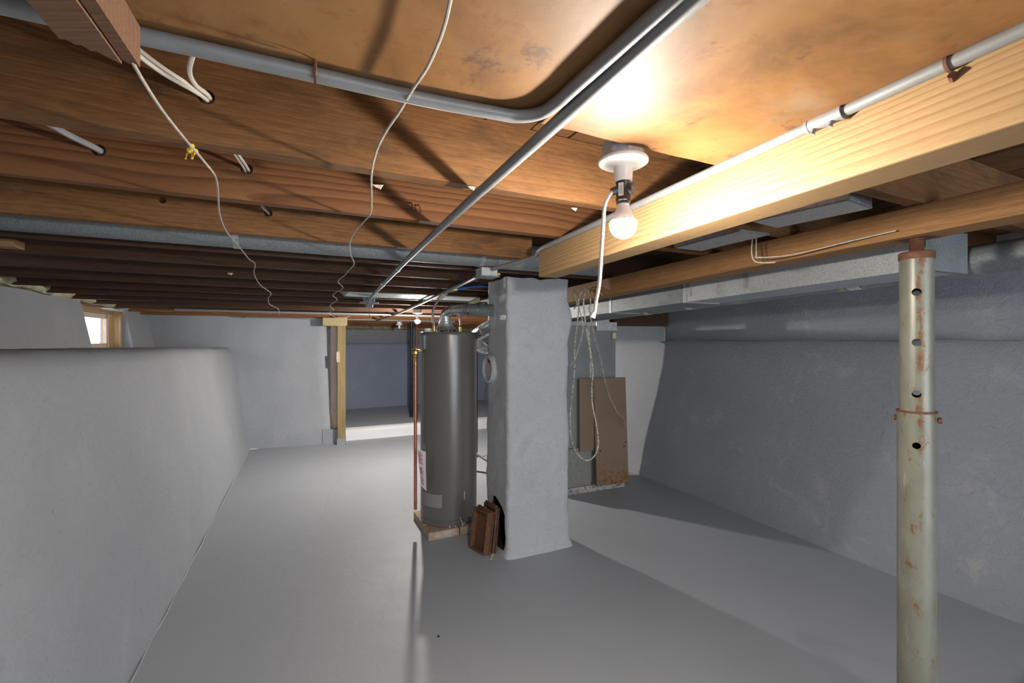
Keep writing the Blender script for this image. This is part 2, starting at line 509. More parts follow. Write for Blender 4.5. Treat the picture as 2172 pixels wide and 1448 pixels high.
def m_post():
    m, nt, b = new_mat('grey_green_post_rusting')
    v = coords(nt)
    c = ramp(nt, noise_t(nt, coords(nt, (1, 1, 0.5)), 14, 6, 0.6), [(0.3, (0.165, 0.168, 0.130)), (0.7, (0.235, 0.238, 0.192))])
    pale = noise_t(nt, coords(nt, (18, 18, 4)), 1.5, 8, 0.7)
    c = mixc(nt, ramp(nt, pale, [(0.60, G(0.0)), (0.68, G(0.55))]), c, (0.38, 0.37, 0.31))
    sx = nd(nt, 'ShaderNodeSeparateXYZ'); nt.links.new(v, sx.inputs[0])
    # a run of rust down the side facing the camera's right
    dt = nd(nt, 'ShaderNodeVectorMath', operation='DOT_PRODUCT'); nt.links.new(v, dt.inputs[0]); dt.inputs[1].default_value = (0.747, -0.664, 0)
    mr = nd(nt, 'ShaderNodeMapRange'); nt.links.new(dt.outputs['Value'], mr.inputs['Value'])
    mr.inputs['From Min'].default_value = -0.008; mr.inputs['From Max'].default_value = 0.006; mr.inputs['To Max'].default_value = 1.0
    mr2 = nd(nt, 'ShaderNodeMapRange'); nt.links.new(dt.outputs['Value'], mr2.inputs['Value'])
    mr2.inputs['From Min'].default_value = 0.026; mr2.inputs['From Max'].default_value = 0.014; mr2.inputs['To Max'].default_value = 1.0
    mu = nd(nt, 'ShaderNodeMath', operation='MULTIPLY'); nt.links.new(mr.outputs[0], mu.inputs[0]); nt.links.new(mr2.outputs[0], mu.inputs[1])
    zr = nd(nt, 'ShaderNodeMapRange'); nt.links.new(sx.outputs['Z'], zr.inputs['Value'])
    zr.inputs['From Min'].default_value = 0.9; zr.inputs['From Max'].default_value = 1.25; zr.inputs['To Min'].default_value = 0.0; zr.inputs['To Max'].default_value = 0.12
    mu2 = nd(nt, 'ShaderNodeMath', operation='MULTIPLY'); nt.links.new(mu.outputs[0], mu2.inputs[0]); nt.links.new(zr.outputs[0], mu2.inputs[1])
    f = noise_t(nt, coords(nt, (1, 1, 0.45)), 34, 9, 0.75, 0.2)
    ad = nd(nt, 'ShaderNodeMath', operation='ADD'); nt.links.new(f, ad.inputs[0]); nt.links.new(mu2.outputs[0], ad.inputs[1])
    rc = ramp(nt, noise_t(nt, v, 90, 5, 0.7), [(0.3, (0.10, 0.042, 0.018)), (0.6, (0.21, 0.095, 0.040)), (0.8, (0.28, 0.145, 0.075))])
    c = mixc(nt, ramp(nt, ad.outputs[0], [(0.57, G(0.0)), (0.65, G(0.9))]), c, rc)
    nt.links.new(c, b.inputs['Base Color'])
    b.inputs['Roughness'].default_value = 0.38; b.inputs['Metallic'].default_value = 0.1
    return m


M['post'] = m_post()
M['panel'] = m_panel()
M['furnace'] = m_furnace()


# ------------------------------------------------------------------ the setting
def sheet(rows, fn=None):
    """closed solid from a grid of front points and the matching back points: rows = list of (front list, back list)"""
    mb = MB()
    n = len(rows[0][0]); m = len(rows)
    fr = [p for r in rows for p in r[0]]; bk = [p for r in rows for p in r[1]]
    vs = fr + bk
    o = n * m
    fs = []
    for i in range(m - 1):
        for k in range(n - 1):
            a, b_, c, d = i * n + k, i * n + k + 1, (i + 1) * n + k + 1, (i + 1) * n + k
            fs.append((a, b_, c, d)); fs.append((o + d, o + c, o + b_, o + a))
    for i in range(m - 1):
        for k in (0, n - 1):
            a, d = i * n + k, (i + 1) * n + k
            fs.append((a, d, o + d, o + a))
    for k in range(n - 1):
        for i in (0, m - 1):
            a, b_ = i * n + k, i * n + k + 1
            fs.append((a, b_, o + b_, o + a))
    mb.add(vs, fs)
    return mb


def resample(poly, step):
    out = [Vector(poly[0])]
    for a, b_ in zip(poly, poly[1:]):
        a = Vector(a); b_ = Vector(b_)
        n = max(1, int((b_ - a).length / step))
        out += [a.lerp(b_, (i + 1) / n) for i in range(n)]
    return out


def wall(name, base, out, prof, mat, step=0.12, thick=0.3, amp=0.012, seed=0.0, zstep=0.12, sm=True):
    """base: floor polyline (x,y); out: direction away from the room (or a list); prof: list of (setback, z)"""
    pts = resample([Vector((p[0], p[1], 0)) for p in base], step)
    pr = []
    for (a0, z0), (a1, z1) in zip(prof, prof[1:]):
        n = max(1, int(max(abs(z1 - z0), abs(a1 - a0)) / zstep))
        pr += [(a0 + (a1 - a0) * i / n, z0 + (z1 - z0) * i / n) for i in range(n)]
    pr.append(prof[-1])
    amax = max(a for a, z in pr) + thick
    o = Vector((out[0], out[1], 0)).normalized()
    rows = []
    for a, z in pr:
        fr = []; bk = []
        for p in pts:
            q = p + o * a + Vector((0, 0, z))
            d = nz(q, 1.7, seed) * amp * 1.6 + nz(q, 5.0, seed + 3) * amp * 0.7
            q2 = q + o * d
            if 0.02 < z: q2.z += nz(q, 4.0, seed + 9) * amp * 0.6
            fr.append(q2); bk.append(p + o * amax + Vector((0, 0, z)))
        rows.append((fr, bk))
    return struct(sheet(rows).build(name, mat, smooth_=sm))


OUT_L = (-0.910, -0.414)
OUT_R = (0.92, 0.39)

# floor: one painted slab, and the raised slab of the back room
mb = MB()
mb.hexa([(-9, -5, -0.15), (7, -5, -0.15), (7, 14, -0.15), (-9, 14, -0.15)], [(-9, -5, 0), (7, -5, 0), (7, 14, 0), (-9, 14, 0)])
struct(mb.build('floor', M['floor'], loc=(0, 0, -0.15)), 'grey painted concrete floor of the low basement')

s0 = Vector((-2.495, 6.86, 0))
r0 = s0 - JJ * 3.0; r1 = s0 + JJ * 4.6
n = 40; fr = []
rows = []
for zz, back in ((0.0, 0.0), (0.07, 0.015), (0.12, 0.02), (0.155, 0.03), (0.175, 0.06), (0.18, 0.12), (0.18, 0.6), (0.185, 3.6)):
    f_ = []; b_ = []
    for i in range(n + 1):
        p = r0.lerp(r1, i / n) + BJ * back
        k = nz((p.x, p.y, zz), 4) * 0.02
        f_.append(Vector((p.x, p.y, zz)) + BJ * k); b_.append(Vector((p.x, p.y, -0.1)) + BJ * 0.3)
    rows.append((f_, b_))
M['bright_step'] = m_floor('step_light_in_colour', (0.84, 0.86, 0.90))  # near-white colour carries the bright light falling on the step
struct(sheet(rows[:6]).build('trim_1', M['bright_step'], smooth_=True), 'low step at the edge of the raised far floor, bright light put into its colour')
struct(sheet(rows[5:]).build('floor_raised', M['floor'], smooth_=True), 'raised painted concrete floor of the far room')

# left half wall with its deep ledge
wl_a = Vector((-1.68 + 1.94 * 1.05, 2.0 - 4.27 * 1.05, 0)); wl_b = Vector((-3.62 - 0.20, 6.27 + 0.44, 0))
ln = (wl_b - wl_a).length
N = 70
ow_a = Vector((-1.0, -2.6, 0)); ow_b = Vector((-4.78 - 0.2, 5.9 + 0.44, 0))
rows = []
prof = [(0, 0), (0.012, 0.06), (0.05, 0.3), (0.09, 0.55), (0.13, 0.8), (0.17, 1.05), (0.205, 1.25), (0.22, 1.36), (0.245, 1.415), (0.29, 1.44)]
for a, z in prof + [('m', 1.44), ('m2', 1.445)]:
    f_ = []; b_ = []
    for i in range(N + 1):
        k = i / N
        p = wl_a.lerp(wl_b, k); q = ow_a.lerp(ow_b, k)
        dz = (0.06 - 0.085 * k)                              # the ledge falls a little towards the back
        o = Vector((OUT_L[0], OUT_L[1], 0))
        if a == 'm': x = p.lerp(q, 0.5)
        elif a == 'm2': x = q + o * 0.1
        else: x = p + o * a
        zz = z + dz * (z / 1.44)
        x = Vector((x.x, x.y, zz))
        d = nz(x, 1.6) * 0.02 + nz(x, 6.0, 2) * 0.008
        if z > 1.3: x.z += nz(x, 7, 5) * 0.012
        f_.append(x - o * d)
        b_.append(Vector((q.x, q.y, min(zz, 0.9) - 0.1)) + o * 0.3)
    rows.append((f_, b_))
struct(sheet(rows).build('wall_left', M['wall'], smooth_=True), 'grey parged half wall with a deep ledge along the left side')

# thin ridge of lighter paint along the foot of the half wall
M['ridge'] = m_wall('paint_ridge', (0.42, 0.435, 0.46), 0.2, 0.5)
pts = []; rs = []
for i in range(90):
    p = wl_a.lerp(wl_b, 0.35 + 0.60 * i / 89)
    pts.append(Vector((p.x, p.y, 0.003)) - Vector((OUT_L[0], OUT_L[1], 0)) * (0.002 + 0.008 * nz(p, 5, 3)))
    rs.append(0.0045 + 0.0045 * nz(p, 9, 1))
struct(MB().tube(pts, rs, 8).build('baseboard_left', M['ridge'], smooth_=True), 'thin pale ridge of paint where the left half wall meets the floor')

# outer wall above the ledge, cut by the small window; its back part runs on into the far room
OW = (Vector((-0.45, 1.0, 0)).normalized())


def owp(y, off=0.0, z=0.0):
    p = Vector((-4.78 + 0.45 * (5.9 - y), y, z))
    return p + Vector((OUT_L[0], OUT_L[1], 0)) * off


WT = 1.905


def owall(name, y0, y1, z0, z1, lab=None, seed=1.0):
    k = max(2, int((y1 - y0) / 0.15)); kz = max(2, int((z1 - z0) / 0.1))
    rows = []
    for j in range(kz + 1):
        z = z0 + (z1 - z0) * j / kz
        f_ = []; b_ = []
        for i in range(k + 1):
            y = y0 + (y1 - y0) * i / k
            q = owp(y, -0.10 + 0.10 * (z - 1.4) / 0.5, z)
            d = nz(q, 2.0, seed) * 0.02 + nz(q, 7, seed) * 0.006
            if j == kz: q.z += (1.945 - 0.0235 * max(0, (y * 0.9 + 2) - 3) - 1.92) * 0.6 + nz(q, 5, 2) * 0.02
            f_.append(q + Vector((OUT_L[0], OUT_L[1], 0)) * d)
            b_.append(owp(y, 0.19, z))
        rows.append((f_, b_))
    return struct(sheet(rows).build(name, M['wall'], smooth_=True), lab)


owall('wall_left_outer', -2.9, 4.24, 0.9, WT, 'grey parged outer wall above the left ledge, in front of the small window')
owall('wall_left_outer_back', 5.24, 6.95, 0.0, WT, 'grey parged outer wall beyond the small window')
owall('wall_left_outer_sill', 4.24, 5.24, 0.9, 1.405)
owall('wall_left_far', 8.25, 11.5, 0.0, 1.9)
owall('wall_left_far_sill', 6.95, 8.25, 0.0, 0.95)


def window(y0, y1, z0, z1, name, label):
    t = thing(name, owp((y0 + y1) / 2, 0.2, z0), label, 'window')
    del t['category']
    t['kind'] = 'structure'
    ang = math.atan2(1.0, -0.45)
    d = (y1 - y0) / abs(math.sin(ang))
    D_ = 0.17
    for nm, yy in (('jamb', y0 + 0.02), ('jamb', y1 - 0.02)):
        MB().box(owp(yy, D_ / 2, (z0 + z1) / 2), (0.045, D_, z1 - z0), ang).build(nm, M['pine_v'], t)
    MB().box(owp((y0 + y1) / 2, D_ / 2, z1 - 0.015), (d, D_, 0.035), ang).build('head', M['pine'], t)
    MB().box(owp((y0 + y1) / 2, D_ / 2, z0 + 0.015), (d, D_, 0.035), ang).build('sill', M['pine'], t)
    for yy in (y0 + 0.085, y1 - 0.085):
        MB().box(owp(yy, 0.115, (z0 + z1) / 2), (0.075, 0.03, z1 - z0 - 0.06), ang).build('stile', M['stud'], t)
    for zz in (z0 + 0.06, z1 - 0.06):
        MB().box(owp((y0 + y1) / 2, 0.115, zz), (d - 0.16, 0.03, 0.05), ang).build('rail', M['stud'], t)
    MB().box(owp((y0 + y1) / 2, 0.12, (z0 + z1) / 2), (d - 0.2, 0.004, z1 - z0 - 0.1), ang).build('pane', M['glass'], t)
    return t


window(4.26, 5.22, 1.395, 1.835, 'window_1', 'small pine-framed basement window glowing white above the left ledge')
window(6.97, 8.23, 0.95, 1.83, 'window_2', 'pine-framed window letting daylight into the far room')

# back wall: a parged stub wall with a flared free end beside the doorway
bw_a = Vector((-5.2, 5.70, 0)); bw_b = Vector((-2.615, 6.735, 0))
rows = []
K = 40
for j in range(23):
    z = 1.90 * j / 22
    f_ = []; b_ = []
    flare = 0.105 * (1 - z / 1.9) ** 2
    batter = 0.0 + 0.10 * z / 1.9
    for i in range(K + 1):
        k = i / K
        p = bw_a.lerp(bw_b, k)
        dirv = (bw_b - bw_a).normalized(); nrm = Vector((-dirv.y, dirv.x, 0))
        p = p + dirv * (flare - 0.10) * k ** 6 + nrm * batter
        q = Vector((p.x, p.y, z))
        if j == 22: q.z += nz(q, 4) * 0.02 - 0.01 - 0.02 * k
        rnd_ = 0.06 * max(0, (k - 0.95) / 0.05) ** 2
        d = nz(q, 1.8, 4) * 0.03 + nz(q, 6, 4) * 0.008
        f_.append(q + nrm * (d + rnd_)); b_.append(q + nrm * 0.30 + dirv * 0.0)
    rows.append((f_, b_))
struct(sheet(rows).build('wall_back', M['wall'], smooth_=True), 'grey parged wall at the back left, ending at the doorway post')

# far room: its back wall with a low ledge, and the dark upper part
fw_a = Vector((-3.21, 8.83, 0)); fw_d = Vector((0.87, 0.49, 0)).normalized(); fw_n = Vector((-0.49, 0.87, 0))
pa = fw_a - fw_d * 3.2; pb = fw_a + fw_d * 5.0
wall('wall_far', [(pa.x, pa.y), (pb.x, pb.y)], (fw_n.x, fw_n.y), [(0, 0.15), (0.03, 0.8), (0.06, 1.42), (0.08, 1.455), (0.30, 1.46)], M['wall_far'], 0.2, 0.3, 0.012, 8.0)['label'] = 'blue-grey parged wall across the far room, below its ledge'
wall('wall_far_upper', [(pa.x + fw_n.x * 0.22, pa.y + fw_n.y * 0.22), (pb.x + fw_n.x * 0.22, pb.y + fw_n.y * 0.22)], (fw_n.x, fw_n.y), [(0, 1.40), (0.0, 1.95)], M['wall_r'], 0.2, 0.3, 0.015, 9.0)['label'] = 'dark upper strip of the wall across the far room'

# right wall: battered lower part, ledge, upper part set back
RB = [(4.62, -1.6), (3.28, 1.1), (2.70, 2.40), (2.46, 2.87), (1.78, 4.40), (1.33, 5.30), (-0.95, 10.9)]
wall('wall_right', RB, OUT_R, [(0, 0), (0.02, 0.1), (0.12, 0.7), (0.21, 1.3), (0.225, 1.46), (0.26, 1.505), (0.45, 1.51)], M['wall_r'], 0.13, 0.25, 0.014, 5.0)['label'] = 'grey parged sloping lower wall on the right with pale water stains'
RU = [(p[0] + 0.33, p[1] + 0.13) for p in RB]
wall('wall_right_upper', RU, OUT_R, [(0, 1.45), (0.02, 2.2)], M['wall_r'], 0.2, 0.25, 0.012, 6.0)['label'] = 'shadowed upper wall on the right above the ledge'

# wall behind the camera, with an opening added to let in sky light as fill
def wf(k): return (-2.6 + 8.2 * k, -4.0 + 3.5 * k)


wall('wall_front', [wf(0), wf(0.50)], (0.39, -0.92), [(0, 0), (0, 2.2)], M['wall'], 0.4, 0.25, 0.01, 7.0, 0.3)
wall('wall_front_side', [wf(0.80), wf(1)], (0.39, -0.92), [(0, 0), (0, 2.2)], M['wall'], 0.4, 0.25, 0.01, 7.5, 0.3)

# floor above: boards of the subfloor seen between the joists, a dark slab over them
mb = MB()
for (sa, sb) in ((-4.5, 3.0), (3.0, 13.0)):
    za, zb = zj(sa) + 0.235, zj(sb) + 0.235
    lo = [ST(sa, -3.2, za), ST(sa, 4.6, za), ST(sb, 4.6, zb), ST(sb, -3.2, zb)]
    mb.hexa(lo, [p + Vector((0, 0, 0.05)) for p in lo])
ceil = struct(mb.build('ceiling', M['joist_dark'], loc=(0, 0, 2.1)), 'underside of the floor above, bare boards over the joists')
t = -2.9
i = 0
while t < 4.3:
    wd = random.uniform(0.125, 0.15)
    mb = MB()
    a, b_ = t + 0.004, t + wd - 0.004
    dz = random.uniform(-0.003, 0.003)
    sec = []
    for s in (-4.3, 3.0, 12.5):
        z = zj(s) + 0.197 + dz
        sec.append([ST(s, a, z), ST(s, b_, z), ST(s, b_, z + 0.024), ST(s, a, z + 0.024)])
    vs = [p for q in sec for p in q]
    fs = [(0, 1, 2, 3), (11, 10, 9, 8)]
    for q in (0, 4):
        for e in range(4):
            fs.append((q + e, q + (e + 1) % 4, q + 4 + (e + 1) % 4, q + 4 + e))
    mb.add(vs, fs)
    o = mb.build('plank', M['plank'], ceil)
    t += wd
    i += 1

# ------------------------------------------------------------------ joists
JS = [0.745, 1.215, 1.655, 2.17, 2.645, 3.10, 3.57, 4.03, 4.49, 4.96, 5.42, 5.88, 6.34, 6.80, 7.26, 7.72, 8.18, 8.64, 9.10, 9.56]
TH = 0.045
ORD = ['', 'first', 'second', 'third', 'fourth', 'fifth', 'sixth', 'seventh', 'eighth', 'ninth', 'tenth', 'eleventh', 'twelfth', 'thirteenth', 'fourteenth',
       'fifteenth', 'sixteenth', 'seventeenth', 'eighteenth', 'nineteenth']
JL = {0: 'brown joist hidden behind the edge of the stained ceiling panel',
      1: 'rough-sawn brown joist nearest the camera, dark stain along its top',
      2: 'reddish-brown joist with round knots, second from the camera',
      3: 'brown joist directly in front of the long round duct, third from the camera',
      4: 'dark joist directly behind the long round duct, fourth from the camera',
      5: 'dark brown joist cut off short in front of the brick pillar, fifth from the camera'}


def hole(s_face, t, z, r=0.012):
    a = ST(s_face - 0.02, t, z); b_ = ST(s_face + TH + 0.02, t, z)
    return MB().tube([a, b_], r, 14)


def face_t(u, s):                              # along-joist coordinate where a camera ray meets a joist's near face
    k = (u - CU) / F
    b_ = BJ * s
    return (k * b_.y - b_.x) / (JJ.x - k * JJ.y)


def on_face(u, v, s):
    t_ = face_t(u, s)
    p = ST(s, t_)
    return t_, P(u, v, p.y)


h1t, h1p = on_face(437, 204, JS[1])
h2t, h2p = on_face(523, 358, JS[2])
h3t, h3p = on_face(208, 317, JS[2])
h4t, h4p = on_face(345, 425, JS[3])
h5t, h5p = on_face(569, 452, JS[3])
HOLES = {1: [(h1t, h1p.z, 0.017)], 2: [(h2t, h2p.z, 0.018), (h3t, h3p.z, 0.017)], 3: [(h4t, h4p.z, 0.012), (h5t, h5p.z, 0.016)]}
for k, s in enumerate(JS):
    t0, t1 = -2.35, 3.95
    if k == 3: t1 = 1.16
    if k == 5: t1 = 1.22
    z0 = zj(s); h = 0.195
    mb = MB()
    NS = 26
    sec = []
    for i in range(NS + 1):
        t = t0 + (t1 - t0) * i / NS
        e = nz((t, s, 0), 1.1, k) * 0.006
        f = nz((t, s, 3), 2.3, k) * 0.003
        sec.append([ST(s + e, t, z0 + f), ST(s + e, t, z0 + h), ST(s + TH + e, t, z0 + h), ST(s + TH + e, t, z0 - f)])
    vs = [p for q in sec for p in q]
    fs = [(0, 1, 2, 3), tuple(reversed(range(NS * 4, NS * 4 + 4)))]
    for i in range(NS):
        for e in range(4):
            fs.append((i * 4 + e, i * 4 + (e + 1) % 4, i * 4 + 4 + (e + 1) % 4, i * 4 + 4 + e))
    mb.add(vs, fs)
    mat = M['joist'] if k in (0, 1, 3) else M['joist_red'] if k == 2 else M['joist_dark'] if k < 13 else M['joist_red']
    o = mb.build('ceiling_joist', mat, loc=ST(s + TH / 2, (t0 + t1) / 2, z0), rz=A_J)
    tag(o, JL.get(k, 'dark joist under the floor above, %s one back from the camera' % ORD[k]), 'joist', 'floor joists overhead')
    if k in HOLES:
        cut(o, [hole(s, a, b_, r) for a, b_, r in HOLES[k]])

# ------------------------------------------------------------------ ceiling panel
mb = MB()
K = 60
lo = []
e_far = []
for i in range(K + 1):
    t = -2.2 + (3.35) * i / K
    e_far.append(0.800 + nz((t, 0, 0), 3) * 0.006 + nz((t, 2, 0), 14) * 0.003)
rows = []
for j, sv in enumerate((0.0, 0.15, 0.35, 0.6, 1.0)):
    f_ = []; b_ = []
    for i in range(K + 1):
        t = -2.2 + 3.35 * i / K
        s = e_far[i] + sv * (-3.6 - e_far[i])
        tt = t if t < 1.1 else t
        f_.append(ST(s, tt, 1.9365)); b_.append(ST(s, tt, 1.9445))
    rows.append((f_, b_))
pan = sheet(rows).build('ceiling_panel', M['panel'], loc=ST(0, 0, 1.9365), rz=A_J)
tag(pan, 'large orange-brown stained fibreboard sheet under the nearest joists', 'panel')


# ------------------------------------------------------------------ beams
def beam(name, far, near, width, ztop, mat, label, bev=0.004, side=None):
    """far, near: lower front edge; the body lies on the right of it"""
    far = Vector(far); near = Vector(near)
    d = (near - far); d.z = 0; d.normalize()
    sd = Vector((-d.y, d.x, 0))
    if sd.x < 0: sd = -sd
    N_ = 24
    mb = MB(); sec = []
    for i in range(N_ + 1):
        p = far.lerp(near, i / N_)
        e = nz(p, 1.5, 3) * 0.003
        sec.append([p + sd * e, Vector((p.x, p.y, ztop)) + sd * e, Vector((p.x, p.y, ztop)) + sd * (width + e), p + sd * (width + e)])
    vs = [p for q in sec for p in q]
    fs = [(0, 1, 2, 3), tuple(reversed(range(N_ * 4, N_ * 4 + 4)))]
    for i in range(N_):
        for e in range(4):
            fs.append((i * 4 + e, i * 4 + (e + 1) % 4, i * 4 + 4 + (e + 1) % 4, i * 4 + 4 + e))
    mb.add(vs, fs)
    ang = math.atan2(d.y, d.x)
    c = (far + near) / 2
    o = mb.build(name, mat, loc=(c.x, c.y, min(far.z, near.z)), rz=ang, bevel=bev)
    tag(o, label, 'beam')
    return o


B1F = Vector((0.126, 2.17, 1.807)); B1D = Vector((0.384, -1, 0))
beam('support_beam', B1F, B1F + B1D * 3.9, 0.10, 1.944, M['pine'], 'pale new pine beam beside the bright bulb, conduit along its top edge')
B2F = Vector((0.517, 3.59, 1.82)); B2D = Vector((0.38, -1, 0.0132))
beam('support_beam', B2F - B2D * 1.0, B2F + B2D * 4.3, 0.12, 1.944, M['oldbeam'], 'old orange-brown beam resting on the rusty steel post', 0.003)

# ------------------------------------------------------------------ brick pillar, with flue thimble and clean-out
pc = Vector((-0.029, 3.14, 0)); aP = math.radians(25.0)
pj = Vector((math.cos(aP), math.sin(aP), 0)); pb_ = Vector((-math.sin(aP), math.cos(aP), 0))
PW, PD = 0.505, 0.40
rows = []
NZ = 90
vs = []; fs = []
per = []
for i in range(22): per.append((i / 22, 0.0))
for i in range(18): per.append((1.0, i / 18))
for i in range(22): per.append((1 - i / 22, 1.0))
for i in range(18): per.append((0.0, 1 - i / 18))
NP = len(per)
for j in range(NZ + 1):
    z = 1.95 * j / NZ
    fl = 0.03 * max(0, 1 - z / 0.10) ** 2
    tap = 0.012 * (z / 1.95)
    for (a, b_) in per:
        x = a * PW; y = b_ * PD
        # round the corners
        r = 0.03
        cx = min(max(x, r), PW - r); cy = min(max(y, r), PD - r)
        dx, dy = x - cx, y - cy
        L = math.hypot(dx, dy)
        if L > 1e-6 and (dx != 0 and dy != 0): x, y = cx + dx / L * r, cy + dy / L * r
        nx, ny = (x - PW / 2) / PW, (y - PD / 2) / PD
        p = pc + pj * x + pb_ * y
        q = Vector((p.x, p.y, z))
        d = nz(q, 2.2, 11) * 0.013 + nz(q, 7, 12) * 0.008 + nz(q, 18, 13) * 0.005
        oo = (pj * nx + pb_ * ny).normalized()
        bulge = 0.022 * math.exp(-((z - 1.66) / 0.10) ** 2) if a > 0.8 else 0
        q += oo * (d + fl - tap * 0.3 + bulge)
        if j == NZ: q.z += nz(q, 12) * 0.015
        vs.append(q)
for j in range(NZ):
    for k in range(NP):
        fs.append((j * NP + k, j * NP + (k + 1) % NP, (j + 1) * NP + (k + 1) % NP, (j + 1) * NP + k))
fs.append(tuple(reversed(range(NP)))); fs.append(tuple(range(NZ * NP, (NZ + 1) * NP)))
mb = MB(); mb.add(vs, fs)
pillar = thing('chimney_pillar', (pc + pj * PW / 2 + pb_ * PD / 2), 'grey stuccoed chimney pillar standing in front of the water heater, clean-out hole at its foot', 'pillar')
shaft = mb.build('shaft', M['pillar'], pillar, smooth_=True)


def lf(b_, z, out=0.0):                        # a point on the pillar's left face
    return pc + pb_ * b_ - pj * out + Vector((0, 0, z))


# clean-out: an opening with a ragged edge in the left face
prof_h = [(0.045, 0.04), (0.035, 0.13), (0.045, 0.24), (0.04, 0.285), (0.09, 0.33), (0.15, 0.352), (0.20, 0.372), (0.255, 0.36), (0.28, 0.27), (0.28, 0.02)]
co = MB()
va = [lf(b_, z, 0.08) for b_, z in prof_h]; vb = [lf(b_, z, -0.30) for b_, z in prof_h]
m_ = len(prof_h)
co.add(va + vb, [tuple(range(m_)), tuple(reversed(range(m_, 2 * m_)))] + [(i, (i + 1) % m_, m_ + (i + 1) % m_, m_ + i) for i in range(m_)])
# thimble opening
tc_ = lf(0.322, 1.294)
th = MB().tube([lf(0.322, 1.294, 0.08), lf(0.322, 1.294, -0.2)], 0.082, 32)
shaft_cut = [co, th]
L0 = Vector(pillar['_w'])
tmp = []
for cm in shaft_cut:
    c = cm.build('cutter', M['soot']); tmp.append(c)
    md = shaft.modifiers.new('cut', 'BOOLEAN'); md.operation = 'DIFFERENCE'; md.object = c; md.solver = 'EXACT'
    try: md.material_mode = 'TRANSFER'
    except Exception: pass
bpy.context.view_layer.update()
dg = bpy.context.evaluated_depsgraph_get()
me = bpy.data.meshes.new_from_object(shaft.evaluated_get(dg))
shaft.modifiers.clear(); shaft.data = me
for c in tmp: bpy.data.objects.remove(c, do_unlink=True)
try: me.set_sharp_from_angle(angle=math.radians(50))
except Exception: pass

MT = Matrix((pb_, Vector((0, 0, 1)), -pj)).transposed()          # local x along the face, y up, z out of it
ring = MB()
prof_r = [(0.080, -0.02), (0.080, 0.018), (0.085, 0.026), (0.098, 0.028), (0.108, 0.02), (0.112, -0.02)]
ring.lathe(lf(0.322, 1.294), prof_r, 40, MT, caps=False)
ring.build('flue_ring', M['pillar'], pillar, smooth_=True)
plug = MB()
pv = []
nn = 36
for k in range(nn):
    a = 2 * math.pi * k / nn
    x, y = 0.079 * math.cos(a), 0.079 * math.sin(a)
    if y > 0.042: y = 0.042 + 0.006 * math.sin(k * 2.7) - 0.010 * math.cos(k * 1.3)
    pv.append((x, y))
vv = [lf(0.322, 1.294) + MT @ Vector((x, y, 0.012)) for x, y in pv] + [lf(0.322, 1.294) + MT @ Vector((x, y, -0.03)) for x, y in pv]
plug.add(vv, [tuple(range(nn)), tuple(reversed(range(nn, 2 * nn)))] + [(i, (i + 1) % nn, nn + (i + 1) % nn, nn + i) for i in range(nn)])
plug.build('flue_plug', M['pillar'], pillar)

# a few crumbs of old mortar below the broken thimble edge
for k in range(5):
    c = lf(0.285 + 0.018 * k, 1.345 - 0.004 * (k % 2), -0.012)
    MB().box(c, (0.02, 0.016, 0.016), k * 0.7).build('mortar_chip', M['rust_iron'], pillar)


# ------------------------------------------------------------------ rusty clean-out door frames leaning on the pillar
def tray(name, bc, zc, out, wdt, hgt, dep, rim, tilt, label, mat, yaw=0.0):
    """shallow cast-iron tray, open side away from the pillar"""
    base = lf(bc, zc, out)
    ty = Matrix.Rotation(yaw, 3, 'Z') @ MT
    R = ty @ Matrix.Rotation(tilt, 3, 'X')
    t_ = thing(name, base, label, 'clean-out door')
    w2, h2 = wdt / 2, hgt

    def q(x, y, z): return base + R @ Vector((x, y, z))

    def slab(nm, x0, x1, y0, y1, z0, z1):
        MB().add([q(x, y, z) for x, y, z in ((x0, y0, z0), (x1, y0, z0), (x1, y1, z0), (x0, y1, z0), (x0, y0, z1), (x1, y0, z1), (x1, y1, z1), (x0, y1, z1))],
                 [(0, 3, 2, 1), (4, 5, 6, 7), (0, 1, 5, 4), (1, 2, 6, 5), (2, 3, 7, 6), (3, 0, 4, 7)]).build(nm, mat, t_)
    slab('back_plate', -w2, w2, 0, h2, 0, 0.006)
    slab('side_rim', -w2, -w2 + rim, 0, h2, 0.006, dep)
    slab('side_rim', w2 - rim, w2, 0, h2, 0.006, dep)
    slab('end_rim', -w2 + rim, w2 - rim, 0, rim, 0.006, dep)
    slab('end_rim', -w2 + rim, w2 - rim, h2 - rim, h2, 0.006, dep)
    for k in range(5):
        xx = -w2 + 0.02 + k * (wdt - 0.04) / 4
        slab('rust_flake', xx - 0.009, xx + 0.011, h2 - 0.002, h2 + random.uniform(0.006, 0.02), -0.004, random.uniform(0.004, 0.02))
    slab('flange', -w2 - 0.012, w2 + 0.012, -0.004, h2 + 0.008, -0.008, 0.0)
    return t_


tray('cleanout_door', 0.185, 0.008, 0.125, 0.165, 0.285, 0.045, 0.010, -0.14, 'rusty cast-iron clean-out door leaning outermost at the pillar foot', M['rust_iron'], 0.30)
tray('cleanout_frame', 0.195, 0.008, 0.066, 0.175, 0.305, 0.018, 0.014, -0.10, 'dark rusty clean-out frame wedged between the outer door and the pillar', M['rust_dark'], 0.12)
dm = MB()
for k in range(26):
    a = random.uniform(0.04, 0.24); o_ = random.uniform(-0.05, 0.13)
    c = lf(a, 0.0, o_); s_ = random.uniform(0.006, 0.016)
    dm.box((c.x, c.y, s_ * 0.35), (s_ * 1.4, s_, s_ * 0.7), random.uniform(0, 3))
o = dm.build('mortar_crumbs', M['paver'])
tag(o, 'crumbs of old mortar on the floor at the clean-out hole', 'rubble'); o['kind'] = 'stuff'

